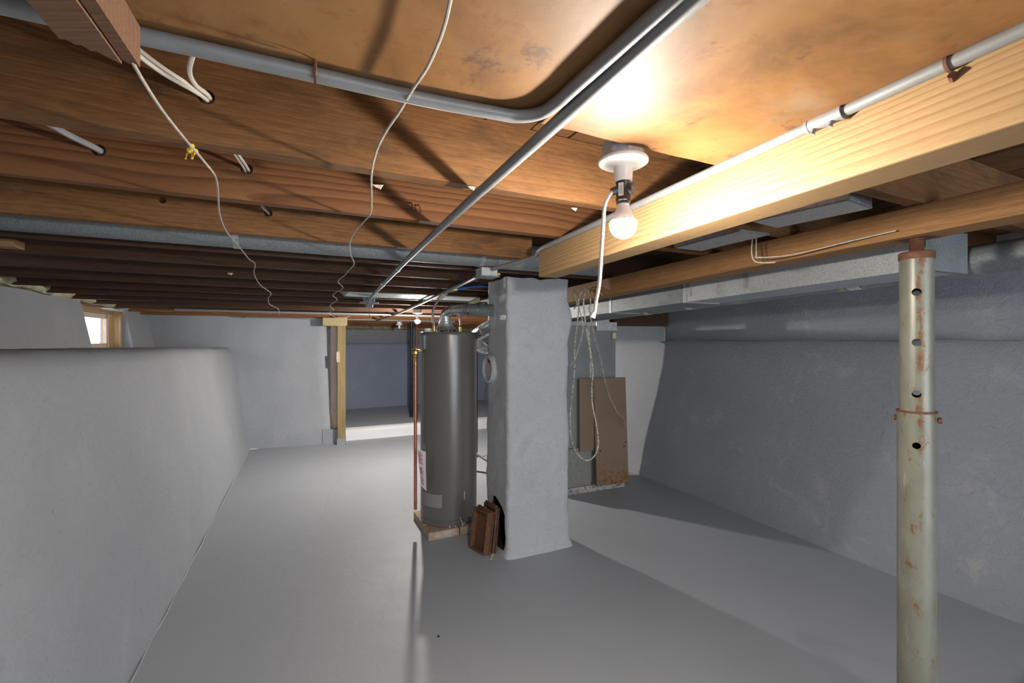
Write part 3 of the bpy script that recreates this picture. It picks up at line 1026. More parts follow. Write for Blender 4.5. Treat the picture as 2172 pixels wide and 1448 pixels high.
# ------------------------------------------------------------------ water heater on its paver pad
aH = math.radians(25); hj = Vector((math.cos(aH), math.sin(aH), 0)); hb = Vector((-math.sin(aH), math.cos(aH), 0))
pf = Vector((-0.629, 3.41, 0))
pad = thing('heater_pad', pf + (hj + hb) * 0.25, 'square pad of tan paint-splashed pavers under the water heater', 'pad')
for i in range(2):
    for j in range(3):
        sx, sy = 0.25, 0.5 / 3
        c = pf + hj * (sx * (i + 0.5)) + hb * (sy * (j + 0.5))
        MB().box((c.x, c.y, 0.030 + 0.001 * ((i + j) % 2)), (sx - 0.008, sy - 0.008, 0.06), aH).build('paver', M['paver'], pad, bevel=0.005)

HC = Vector((-0.519, 3.74, 0)); HR = 0.2286; HZ0, HZ1 = 0.061, 1.575
wh = thing('water_heater', (HC.x, HC.y, HZ0), 'tall dark grey cylindrical gas water heater behind the chimney pillar', 'water heater')
MB().lathe(HC, [(HR - 0.012, HZ0), (HR - 0.003, HZ0 + 0.004), (HR - 0.003, HZ0 + 0.035), (HR - 0.008, HZ0 + 0.04), (HR - 0.008, HZ0 + 0.048), (HR, HZ0 + 0.054), (HR, HZ1 - 0.075), (HR, HZ1 - 0.02)], 72).build('jacket', M['heater'], wh, smooth_=True)
MB().lathe(HC, [(HR + 0.003, HZ1 - 0.03), (HR + 0.003, HZ1 - 0.012), (HR - 0.002, HZ1 - 0.003), (HR - 0.012, HZ1), (HR - 0.04, HZ1 + 0.004), (0.02, HZ1 + 0.006)], 72).build('lid', M['heater'], wh, smooth_=True)


def on_tank(u, z, off=0.001):                  # point of the tank surface seen at image column u
    k = (u - CU) / F
    A_ = 1 + k * k; B_ = -2 * (k * HC.x + HC.y); C_ = HC.x ** 2 + HC.y ** 2 - (HR + off) ** 2
    y = (-B_ - math.sqrt(max(0, B_ * B_ - 4 * A_ * C_))) / (2 * A_)
    return Vector((k * y, y, z))


def patch(name, a0, a1, z0, z1, mat, off=0.0015, th_=0.001, n_=10, parent=wh, skew=0.0):
    vs = []; fs = []
    for i in range(n_ + 1):
        a = a0 + (a1 - a0) * i / n_
        for r in (HR + off, HR + off + th_):
            for z in (z0, z1):
                vs.append(Vector((HC.x + r * math.cos(a), HC.y + r * math.sin(a), z + skew * i / n_)))
    for i in range(n_):
        b_ = i * 4; c_ = b_ + 4
        fs += [(b_, b_ + 1, c_ + 1, c_), (b_ + 2, c_ + 2, c_ + 3, b_ + 3), (b_, c_, c_ + 2, b_ + 2), (b_ + 1, b_ + 3, c_ + 3, c_ + 1)]
    fs += [(0, 2, 3, 1), (n_ * 4, n_ * 4 + 1, n_ * 4 + 3, n_ * 4 + 2)]
    return MB().add(vs, fs).build(name, mat, parent, smooth_=False)


def ang_u(u):
    p = on_tank(u, 1.0)
    return math.atan2(p.y - HC.y, p.x - HC.x)


def zv(v, d): return H + (CV - v) / F * d


patch('rating_label', ang_u(899), ang_u(938), zv(1074, 3.55), zv(1046, 3.55), M['silver_label'])
for k in range(9):
    z = zv(1049 + k * 2.7, 3.55)
    patch('label_line', ang_u(901), ang_u(936), z, z + 0.0022, M['grey_print'], 0.0028, 0.0005, 8)
patch('foil_sticker', ang_u(895.5), ang_u(904), zv(952, 3.6), zv(940, 3.6), M['silver_label'])
# warning sheet taped on the left flank, curling away from the tank
ws = thing('warning_sheet', on_tank(897, zv(1040, 3.58)), 'white paper warning sheet with red print hanging on the left of the water heater', 'paper')
pa_ = [P(885, 952, 3.53), P(903, 958, 3.50), P(904, 1042, 3.50), P(893, 1030, 3.53)]
NN = 8
rows = []
for j in range(NN + 1):
    k = j / NN
    l = pa_[0].lerp(pa_[3], k); r = pa_[1].lerp(pa_[2], k)
    f_ = []; b_ = []
    for i in range(5):
        q = l.lerp(r, i / 4) + Vector((0, -0.006 * math.sin(k * 5), 0))
        f_.append(q); b_.append(q + Vector((0.0003, 0.0012, 0)))
    rows.append((f_, b_))
sheet(rows).build('sheet', M['paper'], ws)
pr = MB()
for k in range(24):
    kk = 0.05 + 0.88 * k / 24
    if 8 < k < 11 or 16 < k < 18: continue
    l = pa_[0].lerp(pa_[3], kk); r = pa_[1].lerp(pa_[2], kk)
    off = Vector((0, -0.0065 * math.sin(kk * 5) - 0.0022, 0))
    a = l.lerp(r, 0.1) + off; b_ = l.lerp(r, 0.1 + (0.5 if k % 3 else 0.35)) + off
    pr.add([a, b_, b_ - Vector((0, 0, 0.006)), a - Vector((0, 0, 0.006))], [(0, 1, 2, 3)])
pr.build('red_print', M['red_print'], ws)
# paint scratches
for (u0, v0, u1, v1) in ((985, 1060, 985, 1043), (976, 1096, 981, 1112)):
    MB().tube([on_tank(u0, zv(v0, 3.55), 0.0006), on_tank(u1, zv(v1, 3.55), 0.0006)], 0.0022, 6).build('paint_scratch', M['white_plastic'], wh)
for (u, v) in ((954, 1119), (966, 1117), (981, 1115), (984, 1111)):
    p = on_tank(u, max(HZ0 + 0.006, zv(v, 3.55)), -0.001)
    MB().lathe(p, [(0.002, -0.004), (0.006, -0.001), (0.005, 0.004), (0.001, 0.006)], 8).build('paint_splash', M['white_plastic'], wh)
# draft hood on top
hc = Vector((P(945, 690, 3.74).x, 3.74, 0))
MB().lathe((hc.x, hc.y, HZ1), [(0.088, 0.022), (0.092, 0.026), (0.086, 0.034), (0.064, 0.050), (0.066, 0.056), (0.060, 0.060), (0.062, 0.068), (0.055, 0.072), (0.056, 0.082), (0.046, 0.088), (0.045, 0.115)], 40).build('draft_hood', M['galv'], wh, smooth_=True)
for k in range(4):
    a = 0.5 + k * math.pi / 2
    MB().tube([(hc.x + 0.075 * math.cos(a), hc.y + 0.075 * math.sin(a), HZ1 + 0.001), (hc.x + 0.082 * math.cos(a), hc.y + 0.082 * math.sin(a), HZ1 + 0.026)], 0.005, 8).build('hood_leg', M['galv'], wh)
for (u, d) in ((921, 3.62), (977, 3.86)):
    p = P(u, 697, d)
    MB().tube([(p.x, p.y, HZ1), (p.x, p.y, HZ1 + 0.05)], 0.012, 12).build('nipple', M['brass'], wh, smooth_=True)
p = P(908, 692, 3.66)
MB().tube([(p.x, p.y, HZ1), (p.x, p.y, HZ1 + 0.03)], 0.03, 16).build('cap', M['white_plastic'], wh, smooth_=True)
for k in range(5):
    p = P(928 + k * 9, 694, 3.72)
    MB().box((p.x, p.y, HZ1 + 0.012), (0.012, 0.02, 0.014), k).build('wire_clip', M['black_plastic'], wh)

# relief valve pipe beside the tank
cp = P(881, 800, 3.60)
rp = thing('relief_pipe', (cp.x, cp.y, zv(1080, 3.6)), 'vertical copper relief pipe with brass valve on the left of the water heater', 'pipe')
MB().tube([(cp.x, cp.y, zv(1080, 3.6)), (cp.x, cp.y, zv(757, 3.6))], 0.0125, 18).build('pipe', M['copper'], rp, smooth_=True)
MB().lathe((cp.x, cp.y, zv(772, 3.6)), [(0.0145, 0), (0.0145, 0.055), (0.017, 0.058), (0.017, 0.07), (0.013, 0.072), (0.013, 0.08)], 18).build('coupling', M['brass'], rp, smooth_=True)
MB().lathe((cp.x, cp.y, zv(753, 3.6)), [(0.014, 0), (0.024, 0.01), (0.026, 0.03), (0.02, 0.045), (0.012, 0.05)], 8).build('valve_body', M['brass'], rp)
dirh = (Vector((HC.x, HC.y, 0)) - Vector((cp.x, cp.y, 0))).normalized()
zz = zv(744, 3.6)
MB().tube([Vector((cp.x, cp.y, zz)), Vector((cp.x, cp.y, zz)) + dirh * 0.062], 0.011, 12).build('valve_inlet', M['brass'], rp, smooth_=True)
MB().tube([Vector((cp.x, cp.y, zz + 0.012)) - dirh * 0.002, Vector((cp.x, cp.y, zz + 0.016)) - dirh * 0.03], [0.006, 0.004], 8).build('test_lever', M['brass'], rp)

# flue from the draft hood into the pillar
fl = thing('heater_flue', (hc.x, hc.y, HZ1 + 0.115), 'galvanised elbow flue running from the water heater into the pillar', 'flue pipe')
MB().tube(smooth([(hc.x, hc.y, HZ1 + 0.10), (hc.x + 0.005, hc.y - 0.003, HZ1 + 0.15), P(962, 657, 3.70), P(985, 656, 3.62)], 5), 0.043, 24).build('elbow', M['vent'], fl, smooth_=True)
MB().tube([P(982, 656, 3.63), P(1016, 657, 3.52), P(1050, 658, 3.40)], 0.0455, 24).build('flue_pipe', M['galv_dull'], fl, smooth_=True)
for u, d in ((985, 3.62), (1000, 3.57), (1022, 3.50)):
    a = P(u, 656.3, d); dd = (P(1050, 658, 3.40) - P(982, 656, 3.63)).normalized()
    MB().tube([a, a + dd * 0.014], 0.0475, 24).build('flue_seam', M['vent'], fl, smooth_=True)

# second flue, from the furnace, lower behind the heater
f2 = thing('furnace_flue', P(1014, 735, 4.15), 'crinkled galvanised furnace flue elbow entering the pillar below the heater flue', 'flue pipe')
MB().tube(smooth([P(1050, 688, 3.46), P(1028, 700, 3.60), P(1011, 712, 3.86), P(1010, 727, 4.05), P(1030, 738, 4.25), P(1080, 740, 4.4)], 6), 0.055, 24).build('flue_pipe', M['vent'], f2, smooth_=True)
for q, d in (((1030, 699), 3.58), ((1013, 711), 3.83), ((1010, 726), 4.03)):
    a = P(*q, d)
    MB().tube([a, a + Vector((-0.01, 0.012, -0.004))], 0.058, 24).build('flue_seam', M['vent'], f2, smooth_=True)

# supply lines
c1 = thing('supply_line', P(921, 697, 3.62), 'braided supply line joined to bright blue tubing above the water heater', 'pipe')
MB().tube(smooth([P(921, 690, 3.62), P(918, 668, 3.62), P(921, 650, 3.63), P(931, 635, 3.65)], 6), 0.0105, 12).build('braided_hose', M['braid'], c1, smooth_=True)
MB().tube([P(930, 636, 3.65), P(945, 620, 3.68)], [0.018, 0.022], 12).build('fitting', M['tan_plastic'], c1, smooth_=True)
MB().tube([P(944, 621, 3.68), P(957, 616, 3.69)], 0.013, 12).build('nut', M['braid'], c1, smooth_=True)
MB().tube([P(956, 616, 3.69), P(970, 613.5, 3.70)], 0.016, 10).build('brass_fitting', M['brass'], c1, smooth_=True)
MB().tube(smooth([P(968, 614, 3.70), P(990, 609, 3.74), P(1020, 607, 3.8), P(1065, 609, 3.86)], 5), 0.0105, 12).build('blue_tube', M['blue'], c1, smooth_=True)
c2 = thing('supply_line', P(977, 697, 3.86), 'braided supply line behind the flue elbow on the water heater', 'pipe')
MB().tube(smooth([P(977, 690, 3.86), P(977, 672, 3.86), P(983, 655, 3.86), P(996, 643, 3.86)], 6), 0.0105, 12).build('braided_hose', M['braid'], c2, smooth_=True)
MB().tube([P(995, 644, 3.86), P(1018, 634, 3.86)], [0.018, 0.022], 12).build('fitting', M['tan_plastic'], c2, smooth_=True)
MB().tube([P(1017, 634, 3.86), P(1060, 624, 3.86)], 0.016, 12).build('black_fitting', M['black_plastic'], c2, smooth_=True)

# pipes and wires behind the heater
bp = P(1011, 735, 5.9)
o = MB().tube([(bp.x, bp.y, 0.0), (bp.x, bp.y, zv(697, 5.9))], 0.014, 12).build('gas_pipe', M['black_pipe'], smooth_=True)
tag(o, 'thin black gas pipe rising just right of the water heater', 'pipe')
o = MB().tube([P(1005, 958, 4.2), P(1050, 988, 3.95)], 0.011, 10).build('drain_pipe', M['tan_plastic'], smooth_=True)
tag(o, 'tan slanting pipe between water heater and pillar', 'pipe')
o = MB().tube([P(1005, 998, 4.2), P(1050, 1005, 4.1)], 0.012, 10).build('gas_pipe', M['braid'], smooth_=True)
tag(o, 'short grey horizontal pipe low between water heater and pillar', 'pipe')
q = P(873, 800, 7.9)
o = MB().tube([(q.x, q.y, 0.2), (q.x, q.y, 1.83)], 0.028, 14).build('drain_stack', M['black_pipe'], smooth_=True)
tag(o, 'black vertical drain pipe at the right of the far room', 'pipe')
q = P(884, 800, 7.6)
o = MB().tube([(q.x, q.y, 0.2), (q.x, q.y, 1.84)], 0.018, 14).build('drain_stack', M['rust_screw'], smooth_=True)
tag(o, 'slim brown pipe beside the black drain pipe', 'pipe')

# ------------------------------------------------------------------ doorway post
dp = thing('door_post', P(723, 935, 6.62) * 1.0, 'greenish treated stud standing at the end of the back wall, notched at mid height', 'post')
dp['_w'] = (dp.location.x, dp.location.y, 0.0); dp.location.z = 0.0
a = P(716, 700, 6.62); b_ = P(731.5, 700, 6.62)
wdt = (b_ - a).length
cx = (a + b_) / 2
MB().box((cx.x, cx.y + 0.02, 0.93), (wdt, 0.04, 1.86), math.radians(12)).build('stud', M['treated'], dp)
MB().box((cx.x, cx.y + 0.012, 0.045), (wdt + 0.01, 0.07, 0.09), math.radians(12)).build('painted_foot', M['wall'], dp)
c = P(717, 757, 6.58)
MB().box((c.x, c.y, c.z), (0.04, 0.02, 0.15), math.radians(12)).build('shim', M['stud'], dp)
q0 = P(709.5, 700, 6.80)
o = MB().box((q0.x, q0.y, 1.03), (0.10, 0.045, 1.64), math.radians(14)).build('wall_stud', M['stud'])
tag(o, 'pale reused stud behind the treated post, daylight white put into its colour', 'stud')
o = MB().box((q0.x, q0.y, 0.105), (0.30, 0.22, 0.21), math.radians(14)).build('concrete_block', M['wall'])
tag(o, 'white painted concrete block under the pale stud', 'block')
hd = P(711, 683, 6.58)
o = MB().box((hd.x, hd.y + 0.0, hd.z + 0.005), (0.33, 0.035, 0.115), math.radians(12)).build('header_board', M['treated_x'])
tag(o, 'short pale board nailed across the top of the treated post', 'board')

# ------------------------------------------------------------------ furnace plenum behind the pillar, brown panel on it
f0 = Vector((0.58, 4.50, 0)); fd = Vector((0.92, 0.39, 0)).normalized(); fn = Vector((-0.39, 0.92, 0)).normalized(); af = math.atan2(fd.y, fd.x)


def fp(t_, z, off=0.0): return f0 + fd * t_ - fn * off + Vector((0, 0, z))


pl = thing('furnace_plenum', f0 + fd * 0.25 + fn * 0.25, 'grey sheet-metal furnace cabinet and plenum standing behind the pillar', 'furnace')
c = fp(0.195, 0.99) + fn * 0.27
MB().box((c.x, c.y, 0.86), (0.71, 0.5, 1.60), af).build('cabinet', M['plenum'], pl, bevel=0.006)
c = fp(0.0275, 0.25, 0.006)
MB().box((c.x, c.y, 0.24), (0.40, 0.012, 0.40), af).build('lower_board', M['plenum_board'], pl)
c = fp(0.22, 0.03) + fn * 0.255
MB().box((c.x, c.y, 0.03), (0.80, 0.58, 0.06), af).build('base_rail', M['base_strip'], pl)
c = fp(0.42, 1.64, 0.006)
MB().box((c.x, c.y, 1.655), (0.245, 0.012, 0.085), af).build('tape_band', M['tape'], pl)
c = fp(0.515, 1.50, 0.003)
MB().box((c.x, c.y, 1.56), (0.045, 0.006, 0.06), af).build('tape_patch', M['foam'], pl)
fpn = thing('furnace_door_panel', fp(0.42, 0.06, 0.05), 'brown enamelled steel door panel, rust-speckled at its foot, leaning on the furnace', 'panel')
tilt = 0.035
mb = MB()
lo = [fp(0.2435, 0.062, 0.10), fp(0.625, 0.062, 0.10), fp(0.625, 0.062, 0.075), fp(0.2435, 0.062, 0.075)]
hi = [fp(0.2435, 1.13, 0.045), fp(0.625, 1.13, 0.045), fp(0.625, 1.13, 0.02), fp(0.2435, 1.13, 0.02)]
mb.hexa(lo, hi).build('panel_face', M['furnace'], fpn, bevel=0.003)
mb = MB()
lo = [fp(0.08, 0.41, 0.045), fp(0.2435, 0.41, 0.045), fp(0.2435, 0.41, 0.02), fp(0.08, 0.41, 0.02)]
hi = [fp(0.08, 1.13, 0.035), fp(0.2435, 1.13, 0.035), fp(0.2435, 1.13, 0.015), fp(0.08, 1.13, 0.015)]
mb.hexa(lo, hi).build('side_flange', M['furnace'], fpn)
for (tt, z) in ((0.58, 0.43), (0.6, 0.47), (0.29, 0.41)):
    c = fp(tt, z, 0.085 - 0.03 * z)
    MB().tube([c, c - fn * 0.012], 0.008, 8).build('screw_hole_plug', M['soot'], fpn)

# timber by the right wall, and a box added for the unlit ledge
c = P(1352, 684, 5.08)
o = MB().box((c.x + 0.03, c.y + 0.05, 1.765), (0.66, 0.12, 0.19), math.radians(12)).build('bearing_timber', M['joist_dark'], loc=(c.x, c.y, 1.67), rz=math.radians(12))
tag(o, 'short brown timber let into the right wall behind the furnace', 'timber')
o = MB().box((c.x + 0.02, c.y + 0.06, 1.592), (0.60, 0.10, 0.155), math.radians(12)).build('ledge_shade_box', M['galv_dull'])
tag(o, 'grey box added under the short timber in place of the unlit wall ledge', 'duct')

# ------------------------------------------------------------------ trunk duct, round duct, joist-bay pans
tn = Vector((1.594, 1.75, 1.78)); tdv = Vector((-0.407, 1, -0.0233))
tk = thing('trunk_duct', tn + tdv * 1.5, 'long rectangular galvanised trunk duct slung behind the old beam', 'duct')
sdv = Vector((1, 0.407, 0)).normalized()


def trunk_box(y0, y1, inset=0.0):
    a = tn + tdv * y0; b_ = tn + tdv * y1
    lo = [a - sdv * inset - Vector((0, 0, inset)), a + sdv * (0.285 + inset) - Vector((0, 0, inset)), b_ + sdv * (0.285 + inset) - Vector((0, 0, inset)), b_ - sdv * inset - Vector((0, 0, inset))]
    hi = [p + Vector((0, 0, 0.155 + 2 * inset)) for p in lo]
    return MB().hexa(lo, hi)


trunk_box(0.02, 1.18).build('duct_section', M['galv_pale'], tk)
trunk_box(1.18, 1.95).build('duct_section', M['galv_dull'], tk)
trunk_box(1.95, 3.9).build('duct_section', M['galv_dull'], tk)
trunk_box(0.0, 0.02, 0.004).build('end_cap', M['galv_dull'], tk)
for y in (1.18, 1.95):
    trunk_box(y - 0.012, y + 0.012, 0.003).build('drive_cleat', M['galv_pale'], tk)
for y in (0.75, 1.15):
    a = tn + tdv * y - sdv * 0.003
    MB().box((a.x, a.y, a.z + 0.075), (0.028, 0.003, 0.09), math.atan2(tdv.y, tdv.x)).build('hanger_strap', M['galv'], tk)

ra = Vector((2.40, 0.75, 1.868)); rd = Vector((-0.407, 1, -0.0265))
rdt = thing('round_duct', ra + rd * 2, 'stained round galvanised duct running along the right wall behind the trunk duct', 'duct')
MB().tube([ra + rd * (k * 0.25) for k in range(17)], 0.062, 28).build('pipe', M['galv_dull'], rdt, smooth_=True)
for k in (0.9, 1.55, 1.62, 2.2, 2.6, 3.05):
    a = ra + rd * k
    MB().tube([a, a + rd * (0.05 if k not in (1.62,) else 0.03)], 0.064, 28).build('duct_tape', M['tape'] if k in (1.55, 2.6, 3.05) else M['foam_dark'], rdt, smooth_=True)
# side taper piece linking the trunk to the round duct
pt = tn + tdv * 0.12 + sdv * 0.285 + Vector((0, 0, 0.07))
MB().tube([pt, pt + sdv * 0.06 + Vector((0, 0.0, 0.0))], [0.06, 0.05], 20).build('take_off', M['galv_dull'], tk, smooth_=True)

# long round duct hung between the third and fourth joists
sd_ = 2.435
rd2 = thing('joist_bay_duct', ST(sd_, 0, 1.905), 'long grey galvanised round duct hung across the ceiling between joists', 'duct')
MB().tube([ST(sd_, -2.2 + k * 0.3, 2.002) for k in range(14)], 0.072, 28).build('pipe', M['galv_dull'], rd2, smooth_=True)
for t_ in (-0.25, 0.95):
    MB().tube([ST(sd_, t_, 2.002), ST(sd_, t_ + 0.025, 2.002)], 0.0745, 28).build('seam_ring', M['galv'], rd2, smooth_=True)
MB().tube([ST(sd_, 1.05, 2.004), ST(sd_, 1.78, 2.004)], 0.078, 28).build('sleeve', M['galv_dull'], rd2, smooth_=True)

# galvanised pan under the joists above the far bulb
pn = thing('joist_pan', ST(4.3, 1.0, 1.9), 'shiny sheet-metal pan closing a joist bay above the far bulb', 'duct')
z_ = zj(4.3) + 0.004
for i, (ta, tb) in enumerate(((0.42, 0.82), (0.825, 1.25), (1.255, 1.9))):
    lo = [ST(4.08, ta, z_), ST(4.08, tb, z_), ST(4.485, tb, z_), ST(4.485, ta, z_)]
    MB().hexa(lo, [p + Vector((0, 0, 0.006)) for p in lo]).build('sheet', M['galv_pale'], pn)
lo = [ST(4.08, 0.30, z_ + 0.1), ST(4.08, 0.42, z_), ST(4.485, 0.42, z_), ST(4.485, 0.30, z_ + 0.1)]
MB().hexa(lo, [p + Vector((0, 0, 0.006)) for p in lo]).build('end_flap', M['galv_dull'], pn)


# two shallow pans between the beams on the right
def pan_piece(u0, v0, u1, v1, zt, wid, label):
    a = PZ(u0, v0, zt); b_ = PZ(u1, v1, zt)
    d = (b_ - a); d.z = 0; L = d.length; d.normalize(); n_ = Vector((-d.y, d.x, 0))
    if n_.y < 0: n_ = -n_
    t_ = thing('joist_pan', (a + b_) / 2, label, 'duct')
    lo = [a, b_, b_ + n_ * wid, a + n_ * wid]
    MB().hexa(lo, [p + Vector((0, 0, 0.004)) for p in lo]).build('sheet', M['galv_pale'], t_)
    e = [a + Vector((0, 0, 0.0)), b_ + Vector((0, 0, 0.0)), b_ + n_ * 0.004, a + n_ * 0.004]
    MB().hexa([p - Vector((0, 0, 0.0)) for p in e], [p + Vector((0, 0, 0.022)) for p in e]).build('lip', M['galv'], t_)
    c = b_ + n_ * (wid / 2)
    MB().box((c.x, c.y, c.z + 0.02), (0.004, wid, 0.04), math.atan2(d.y, d.x)).build('end_tab', M['galv'], t_)
    return t_


pan_piece(1596, 470, 1800, 424, 1.938, 0.17, 'grey sheet-metal pan between the two beams, nearer the camera')
pan_piece(1430, 526, 1568, 490, 1.938, 0.17, 'grey sheet-metal pan between the two beams, nearer the bulb')

# bent wire staple hanging at the old beam
o = MB().tube(smooth([P(1583, 470, 1.94), P(1594, 487, 1.92), P(1596, 505, 1.91), P(1594, 535, 1.89), P(1601, 554, 1.88), P(1625, 557, 1.86), P(1645, 556, 1.84)], 4), 0.0028, 6).build('bent_wire', M['wire'])
tag(o, 'thin pale wire bent down over the face of the old beam', 'wire')
o = MB().tube(smooth([P(1592, 482, 1.92), P(1603, 496, 1.90), P(1604, 540, 1.88), P(1609, 546, 1.87), P(1680, 540, 1.82), P(1800, 512, 1.65), P(1900, 489, 1.52)], 4), 0.0026, 6).build('bent_wire', M['wire'])
tag(o, 'long thin wire stapled along the lower edge of the old beam', 'wire')

# ------------------------------------------------------------------ steel jack post
jc = Vector((1.365, 1.535, 0))
jp = thing('jack_post', jc, 'rusty grey-green adjustable steel post holding up the old beam', 'post')


def tube_hollow(r, th_, z0, z1, n_=40):
    mb = MB()
    prof = [(r, z0), (r, z1), (r - th_, z1), (r - th_, z0), (r, z0)]
    mb.lathe(jc, prof, n_, caps=False)
    bm = mb
    return bm


def weld(o):
    bm = bmesh.new(); bm.from_mesh(o.data); bmesh.ops.remove_doubles(bm, verts=bm.verts, dist=1e-5)
    bmesh.ops.recalc_face_normals(bm, faces=bm.faces); bm.to_mesh(o.data); bm.free()


view = Vector((jc.x, jc.y, 0)).normalized()


def cut_part(o, cutters):
    tmp = []
    for cm in cutters:
        c = cm.build('cutter', M['rust_dark']); tmp.append(c)
        md = o.modifiers.new('cut', 'BOOLEAN'); md.operation = 'DIFFERENCE'; md.object = c; md.solver = 'EXACT'
        try: md.material_mode = 'TRANSFER'
        except Exception: pass
    bpy.context.view_layer.update()
    me_ = bpy.data.meshes.new_from_object(o.evaluated_get(bpy.context.evaluated_depsgraph_get()))
    o.modifiers.clear(); o.data = me_
    for c in tmp: bpy.data.objects.remove(c, do_unlink=True)
    try: me_.set_sharp_from_angle(angle=math.radians(40))
    except Exception: pass


def hole_post(z, r, both=True):
    a = Vector((jc.x, jc.y, z)) - view * 0.09; b_ = Vector((jc.x, jc.y, z)) + view * (0.09 if both else 0.0)
    return MB().tube([a, b_], r, 20)


up = tube_hollow(0.0455, 0.005, 1.20, 1.785).build('upper_tube', M['post'], jp, smooth_=True); weld(up)
cut_part(up, [hole_post(1.663, 0.0125), hole_post(1.497, 0.0125), hole_post(1.327, 0.0125)])
lw = tube_hollow(0.0515, 0.005, 0.012, 1.266).build('lower_tube', M['post'], jp, smooth_=True); weld(lw)
cut_part(lw, [hole_post(1.157, 0.011, False)])
MB().lathe(jc, [(0.0535, 1.262), (0.0535, 1.268), (0.046, 1.268)], 40, caps=False).build('collar_rim', M['rust_screw'], jp, smooth_=True)
MB().lathe(jc, [(0.0475, 1.775), (0.0485, 1.779), (0.0485, 1.797), (0.044, 1.801), (0.021, 1.801)], 40).build('cap_plate', M['rust_screw'], jp, smooth_=True)
scr = []
zt_ = 1.8455
z = 1.79
while z < zt_ - 0.004:
    scr += [(0.0185, z), (0.0205, z + 0.0015), (0.0185, z + 0.003)]
    z += 0.003
MB().lathe(jc, scr + [(0.0185, zt_)], 20).build('screw', M['rust_screw'], jp, smooth_=True)
side_ = Vector((view.y, -view.x, 0))
pz = 1.240
MB().tube([Vector((jc.x, jc.y, pz)) - side_ * 0.058, Vector((jc.x, jc.y, pz)) + side_ * 0.058], 0.007, 12).build('pin', M['rust_screw'], jp, smooth_=True)
for sg in (-1, 1):
    a = Vector((jc.x, jc.y, pz)) + side_ * 0.053 * sg
    MB().tube([a, a + side_ * sg * (0.006 if sg < 0 else 0.010)], 0.010, 6).build('pin_head', M['rust_screw'], jp)
MB().box((jc.x, jc.y, 0.006), (0.16, 0.16, 0.012), 0.4).build('base_plate', M['post'], jp)
a = Vector((jc.x, jc.y, 1.8475))
MB().box(a, (0.09, 0.10, 0.004), 0.4).build('top_plate', M['rust_screw'], jp)

# ------------------------------------------------------------------ conduits
def conduit(name, pts, r, label, mat='emt', k=5, n_=16, sm=True):
    t_ = thing(name, pts[0], label, 'conduit')
    MB().tube(smooth(pts, k) if sm else pts, r, n_).build('tube', M[mat], t_, smooth_=True)
    return t_


zc = 1.9235
c1p = [ST(0.803, -1.9, zc), ST(0.800, -1.0, zc), ST(0.795, -0.4, zc), ST(0.788, 0.0, zc), ST(0.785, 0.20, zc)]
bend = [PZ(1050, 239.5, zc), PZ(1100, 246.5, zc), PZ(1148, 239, zc), PZ(1188, 213, zc)]
tailp = PZ(1224, 180, zc); tail2 = PZ(1424, 3, zc)
dt = (tail2 - tailp).normalized()
k1 = conduit('ceiling_conduit', c1p + bend + [tailp, tail2, tail2 + dt * 1.2], 0.0118, 'grey metal conduit bending sharply across the orange ceiling panel', 'emt', 8)
for (u, v) in ((668, 147),):
    a = PZ(u, v, zc)
    MB().lathe(a, [(0.0120, -0.0022), (0.0134, -0.0012), (0.0134, 0.0012), (0.0120, 0.0022)], 16, Matrix.Rotation(A_J, 3, 'Z') @ Matrix.Rotation(math.pi / 2, 3, 'Y'), caps=False).build('strap', M['rust_screw'], k1)
    MB().box(a + BJ * -0.004 + Vector((0, 0, -0.014)), (0.0035, 0.003, 0.028), A_J).build('strap_nail', M['rust_screw'], k1)

q0 = PZ(1448, 20, 1.917); q1 = PZ(957, 463, 1.912); q2 = PZ(844, 570, 1.912); q3 = PZ(783, 634, 1.885)
d0 = (q0 - q1).normalized()
k2 = conduit('ceiling_conduit', [q0 + d0 * 1.3, q0, q0.lerp(q1, 0.5), q1, q2, q3], 0.0132, 'straight grey conduit running away under the joists to a small box', 'emt', 4)
for (u, v, z) in ((844, 570, 1.912), (812, 603, 1.898)):
    a = PZ(u, v, z); d_ = (q3 - q2).normalized()
    MB().tube([a - d_ * 0.025, a + d_ * 0.025], 0.0165, 16).build('coupling', M['emt'], k2, smooth_=True)
ob = thing('junction_box', q3 + Vector((0, 0.05, 0)), 'small pale round ceiling box at the end of the straight conduit', 'junction box')
MB().lathe(q3 + Vector((-0.02, 0.06, -0.035)), [(0.03, -0.035), (0.034, -0.03), (0.036, -0.005), (0.085, 0.0), (0.085, 0.012), (0.052, 0.014), (0.052, 0.055)], 24).build('box', M['galv_dull'], ob, smooth_=True)
MB().tube([q3 + Vector((-0.02, 0.06, -0.07)), q3 + Vector((-0.015, 0.06, -0.16))], 0.0025, 6).build('pull_chain', M['brass'], ob)

# conduit on the pine beam, to the square box and on to the back
b1n = Vector((-1, -0.384, 0)).normalized()
zc3 = 1.930


def b1(y, off=0.013): return Vector((B1F.x + 0.384 * (B1F.y - y), y, zc3)) + b1n * off


